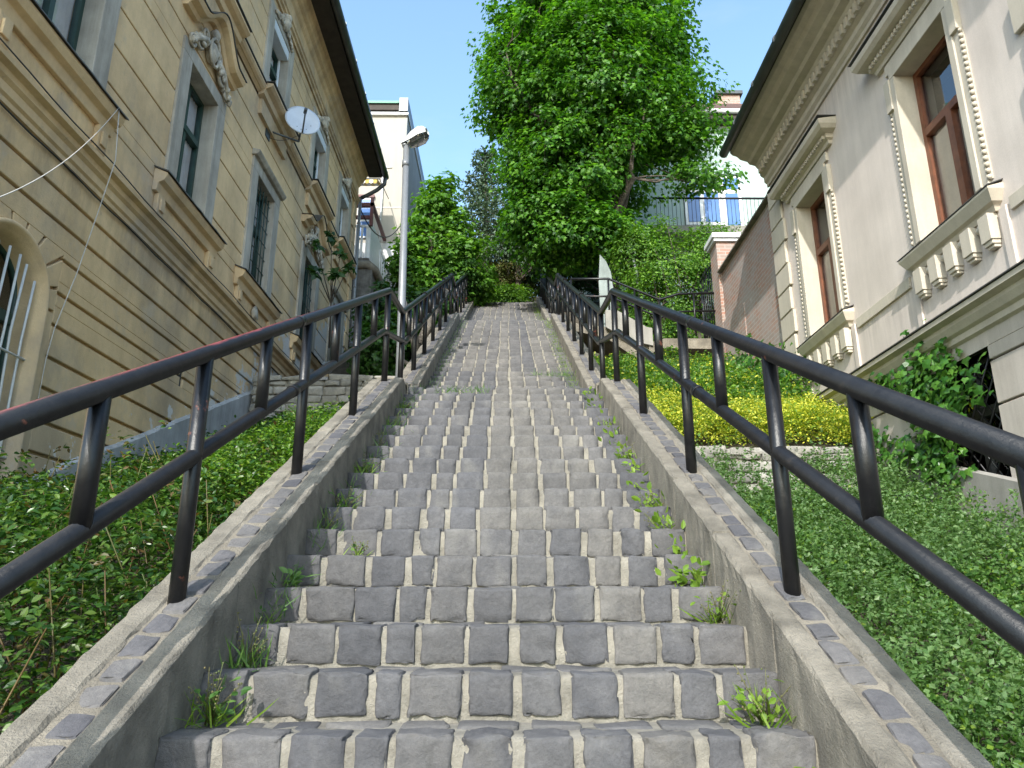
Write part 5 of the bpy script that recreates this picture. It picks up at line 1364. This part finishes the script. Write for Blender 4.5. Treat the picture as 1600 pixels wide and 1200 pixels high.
# ivy on the villa base
rng = np.random.default_rng(63); P = []; Nn = []; st = MB(); random.seed(63)
spine = [((7.25,2.75),(7.35,3.2)),((7.25,3.1),(7.55,3.75)),((7.55,3.75),(7.30,4.22)),((7.55,3.75),(8.4,4.05)),((7.3,3.3),(6.75,3.6)),((7.3,2.95),(7.95,3.2)),((7.9,2.9),(8.9,3.55)),((8.9,3.5),(9.6,3.7)),((7.4,3.4),(7.0,4.0))]
for (a_,c_) in spine:
    st.tube([(D-.07,a_[0],a_[1]),(D-.09,(a_[0]+c_[0])/2+.05,(a_[1]+c_[1])/2),(D-.07,c_[0],c_[1])], [.014,.011,.006], 6)
    for k in range(150):
        t = rng.random(); y_ = a_[0]+(c_[0]-a_[0])*t+rng.normal(0,.13); z_ = a_[1]+(c_[1]-a_[1])*t+rng.normal(0,.12)
        P.append((D-.07-abs(rng.normal(0,.10)), y_, z_)); Nn.append((-1,-.25,.45))
P = np.array(P); cover('ivy', P, np.array(Nn), .090, 'ivy', 'ivy', 'glossy ivy climbing the villa base beside the basement window', 'ivy', spread=.42, direc=np.tile((0,.1,-1.0),(len(P),1)), stems=st, rng=rng)
rng = np.random.default_rng(64); P = np.stack([rng.uniform(4.0,4.42,520), rng.uniform(10.3,12.8,520), np.zeros(520)],1); P[:,2] = ground_z(P[:,0],P[:,1])+rng.uniform(.3,1.25,520)*(.4+.6*np.abs(np.sin(2.2*P[:,1])))
cover('wall_creeper', P, np.tile((-1,-.4,.5),(520,1)), .10, 'ivy', 'ivy', 'small green creeper at the foot of the brick wall', 'creeper', spread=.5, direc=np.tile((0,0,-1.0),(520,1)), rng=rng)

# ------------------------------------------------------------------ weeds on the steps
def tuft(k, side, label, kind='mixed', sz=1.0, dx=0.0, fl=1):
    rng = np.random.default_rng(100+k*7+(0 if side < 0 else 3)+fl*31)
    y = (F1 if fl == 1 else F2)[k]; zt = step_z(fl,k)
    x = (XL+.05+dx) if side < 0 else (XR-.05-dx); y0 = y+.19
    root = empty('weed_tuft', (x,y0,zt), label, 'weed', 'weeds growing on the steps')
    sz = sz*.68; n = int(30*sz)
    dirs = unit(np.stack([rng.normal(-.15*side,.6,n), rng.normal(-.35,.5,n), rng.uniform(.4,1.3,n)],1))
    if kind in ('mixed','grass'):
        leaves('blades', np.array([x,y0,zt])+rng.normal(0,1,(n,3))*np.array([.04,.05,.0]), .14*sz, M['lime'] if kind == 'mixed' else M['weed'], 'blade', np.cross(dirs,rng.normal(0,1,(n,3))), .2, dirs, .1, root, rng=rng)
    m_ = int(40*sz)
    if kind in ('mixed','leafy'):
        t = rng.random((m_,1)); dd = unit(np.stack([rng.normal(-.2*side,.5,m_), rng.normal(-.3,.4,m_), rng.uniform(.5,1.2,m_)],1))
        leaves('leaves', np.array([x,y0,zt+.01])+dd*t*.16*sz, .042*sz if kind == 'mixed' else .075*sz, M['lime'] if side > 0 else M['weed'], 'oval', np.tile((0,-.4,1),(m_,1)), .5, dd, .4, root, rng=rng)
    if kind != 'leafy' and sz > .5:
        b = MB()
        for i in range(int(12*sz)):
            d = Vector((rng.normal(-.25*side,.5),rng.normal(-.3,.4),rng.uniform(.5,1.1))).normalized(); L = rng.uniform(.10,.26)*sz
            p = Vector((x+rng.normal(0,.008),y0+rng.normal(0,.008),zt)); q_ = p+d*L; b.tube([p,p.lerp(q_,.5)+Vector((0,0,.012)),q_], [.002,.0016,.001], 4)
            for j in range(4): c = p.lerp(q_,.6+.13*j); b.blob(tuple(c+Vector((rng.normal(0,.008),rng.normal(0,.008),0))), (.004,.004,.004), 0, 3, 5)
        b.build('seed_heads', M['straw'], root)
k0 = 7   # index of the lowest clearly visible step (y = 2.446)
for kk,kind,sz,dx,lab in ((0,'mixed',1.35,.03,'yellow green weed tuft at the left end of the lowest visible tread'),
    (1,'grass',1.25,.02,'grassy weed tuft on the left end of the second tread up'),
    (2,'mixed',.7,.02,'small weed with a pebble beside it at the left end of the third tread up'),
    (3,'leafy',.8,.0,'small broad leaved weed against the left side wall on the fourth tread up'),
    (4,'mixed',.75,.24,'round weed cushion set in from the left end of a tread'),
    (5,'grass',1.0,.0,'grass tuft at the left wall foot just above the round cushion'),
    (6,'mixed',1.1,.02,'bushy weed at the left wall foot, sixth tread above the lowest'),
    (8,'mixed',1.15,.02,'tall bushy weed at the left wall foot about half way up the lower flight'),
    (10,'grass',1.0,.02,'feathery weed at the left wall foot in the upper half of the lower flight'),
    (12,'grass',1.1,.0,'tall grassy weed at the left wall foot near the top of the lower flight'),
    (14,'mixed',1.2,.0,'large weed spilling over the left end of the lower flight near the landing')):
    tuft(k0+kk, -1, lab, kind, sz, dx)
for kk,kind,sz,dx,lab in ((-1,'leafy',.8,.06,'broad leaved weed at the right bottom edge of the picture, lowest tread'),
    (0,'mixed',1.3,.04,'bushy yellow green weed with one big leaf on the right end of a low tread'),
    (2,'mixed',1.15,.0,'dry yellowish weed at the right wall foot, third tread up'),
    (3,'leafy',1.05,.06,'bright weed with large heart shaped leaves near the right wall foot'),
    (4,'leafy',.7,.0,'little pair of green leaves at the right wall foot above the heart leaved weed'),
    (5,'mixed',.9,.03,'spreading green weed at the right end of a tread, sixth up'),
    (6,'mixed',1.1,.02,'upright green weed at the right wall foot, seventh tread up'),
    (8,'leafy',.9,.02,'leafy green weed at the right wall foot half way up the lower flight'),
    (9,'mixed',1.0,.02,'yellow green weed on the right just above the half way weed'),
    (12,'mixed',.9,.02,'pale dry weed at the right wall foot in the upper part of the lower flight'),
    (16,'leafy',.8,.02,'last green weed at the right wall foot just below the first landing')):
    tuft(k0+kk, 1, lab, kind, sz, dx)
def wall_foot(x, side, y0, y1, per, name, label, mat, dens=.8, size=.07):
    rng = np.random.default_rng(int(y0*10)+per+(3 if side > 0 else 0)); n = int((y1-y0)*per)
    y = rng.uniform(y0,y1,n); d = surf_noise(y*3,y*0,1,4)+1; keep = rng.random(n) < d*dens*.6; y = y[keep]; n = len(y)
    z = np.array([noz(v) for v in y])-.10; P = np.stack([x-side*np.abs(rng.normal(0,.05,n)), y, z+.02],1)
    dirs = unit(np.stack([rng.normal(-.3*side,.5,n), rng.normal(-.2,.5,n), rng.uniform(.5,1.3,n)],1))
    half = n//2; P[half:] += dirs[half:]*rng.uniform(.03,.13,(n-half,1))
    o = leaves(name, P, size, M[mat], 'blade' if size > .065 else 'oval', np.cross(dirs,rng.normal(0,1,(n,3))), .3, dirs, .2, rng=rng)
    tag(o, label, 'weeds', kind='stuff')
wall_foot(XL+.03,-1,8.3,15.0,260,'wall_foot_weeds','grassy weeds along the left wall foot of the second flight','weed')
wall_foot(XR-.03,1,8.0,15.2,260,'wall_foot_weeds','yellow green weeds along the right wall foot of the second flight','lime',1.3)
wall_foot(XR-.03,1,15.4,22.4,240,'wall_foot_weeds','bright weeds along the right wall foot of the top flight','lime',1.6)
wall_foot(XL+.03,-1,2.6,7.6,200,'wall_foot_weeds','sparse grass along the left wall foot of the lower flight','weed',.8)
wall_foot(XR-.03,1,3.4,7.6,90,'wall_foot_weeds','sparse weeds along the right wall foot of the lower flight','lime',.8,.05)
rng = np.random.default_rng(5)
for (xa,xb,y_,lab) in ((-.75,-.2,7.35,'scattered grass on the treads left of centre at the first landing'),(-.3,.35,8.35,'thin grass growing across the middle of the first landing'),(.35,.8,9.7,'grass patch on the right half of the second flight')):
    n = 90; P = np.stack([rng.uniform(xa,xb,n), y_+rng.normal(0,.05,n), np.full(n, 0.)],1); P[:,2] = [noz(v)+.0 for v in P[:,1]]
    d_ = unit(np.stack([rng.normal(0,.6,n), rng.normal(-.2,.4,n), rng.uniform(.3,1,n)],1))
    tag(leaves('tread_grass', P, .085, M['weed'], 'blade', np.cross(d_,rng.normal(0,1,(n,3))), .3, d_, .2, rng=rng), lab, 'grass', kind='stuff')

# ------------------------------------------------------------------ WORLD, SUN, CAMERA
d = Vector((.29,1.03,-.78)).normalized()
elev = math.asin(-d.z); az = math.atan2(-d.x, -d.y)
w = bpy.data.worlds.new('World'); sc.world = w; w.use_nodes = True
nt = w.node_tree; bg = nt.nodes['Background']
sky = nt.nodes.new('ShaderNodeTexSky'); sky.sky_type = 'NISHITA'; sky.sun_disc = False
sky.sun_elevation = elev; sky.sun_rotation = az; sky.air_density = 1.0; sky.dust_density = 1.6; sky.ozone_density = 1.2; sky.altitude = 100
skc = mix(nt, 1.0, sky.outputs[0], (1.0,1.10,1.04), 'MULTIPLY')
tc = nt.nodes.new('ShaderNodeTexCoord'); mp = nt.nodes.new('ShaderNodeMapping'); mp.inputs['Scale'].default_value = (1.6,1.6,4.5); nt.links.new(tc.outputs['Generated'], mp.inputs['Vector'])
cn = nt.nodes.new('ShaderNodeTexNoise'); cn.inputs['Scale'].default_value = 2.6; cn.inputs['Detail'].default_value = 9; cn.inputs['Roughness'].default_value = .62; nt.links.new(mp.outputs[0], cn.inputs['Vector'])
nt.links.new(mix(nt, ramp(nt, cn.outputs['Fac'], ((.58,(0,0,0)),(.85,(.16,.16,.16)))), skc, (2.2,2.4,2.5)), bg.inputs[0]); bg.inputs[1].default_value = .46
sl = bpy.data.lights.new('sun', 'SUN'); sl.energy = 6.2; sl.angle = R(.5); sl.color = (1.0,.965,.91)
so = bpy.data.objects.new('sun', sl); col.objects.link(so); so.rotation_euler = d.to_track_quat('-Z','Y').to_euler(); so.location = (-10,-30,30)
cam = bpy.data.cameras.new('camera'); cam.lens = 26.1; cam.sensor_width = 36; cam.clip_start = .05; cam.clip_end = 2000
co = bpy.data.objects.new('camera', cam); col.objects.link(co); co.location = (0,0,1.61)
co.rotation_euler = (R(90)+math.atan(335/1160), 0, -math.atan(7/1160)); sc.camera = co
sc.view_settings.view_transform = 'Standard'; sc.view_settings.look = 'None'; sc.view_settings.exposure = 0; sc.view_settings.gamma = 1
sc.cycles.max_bounces = 8; sc.cycles.transparent_max_bounces = 12; sc.cycles.diffuse_bounces = 4
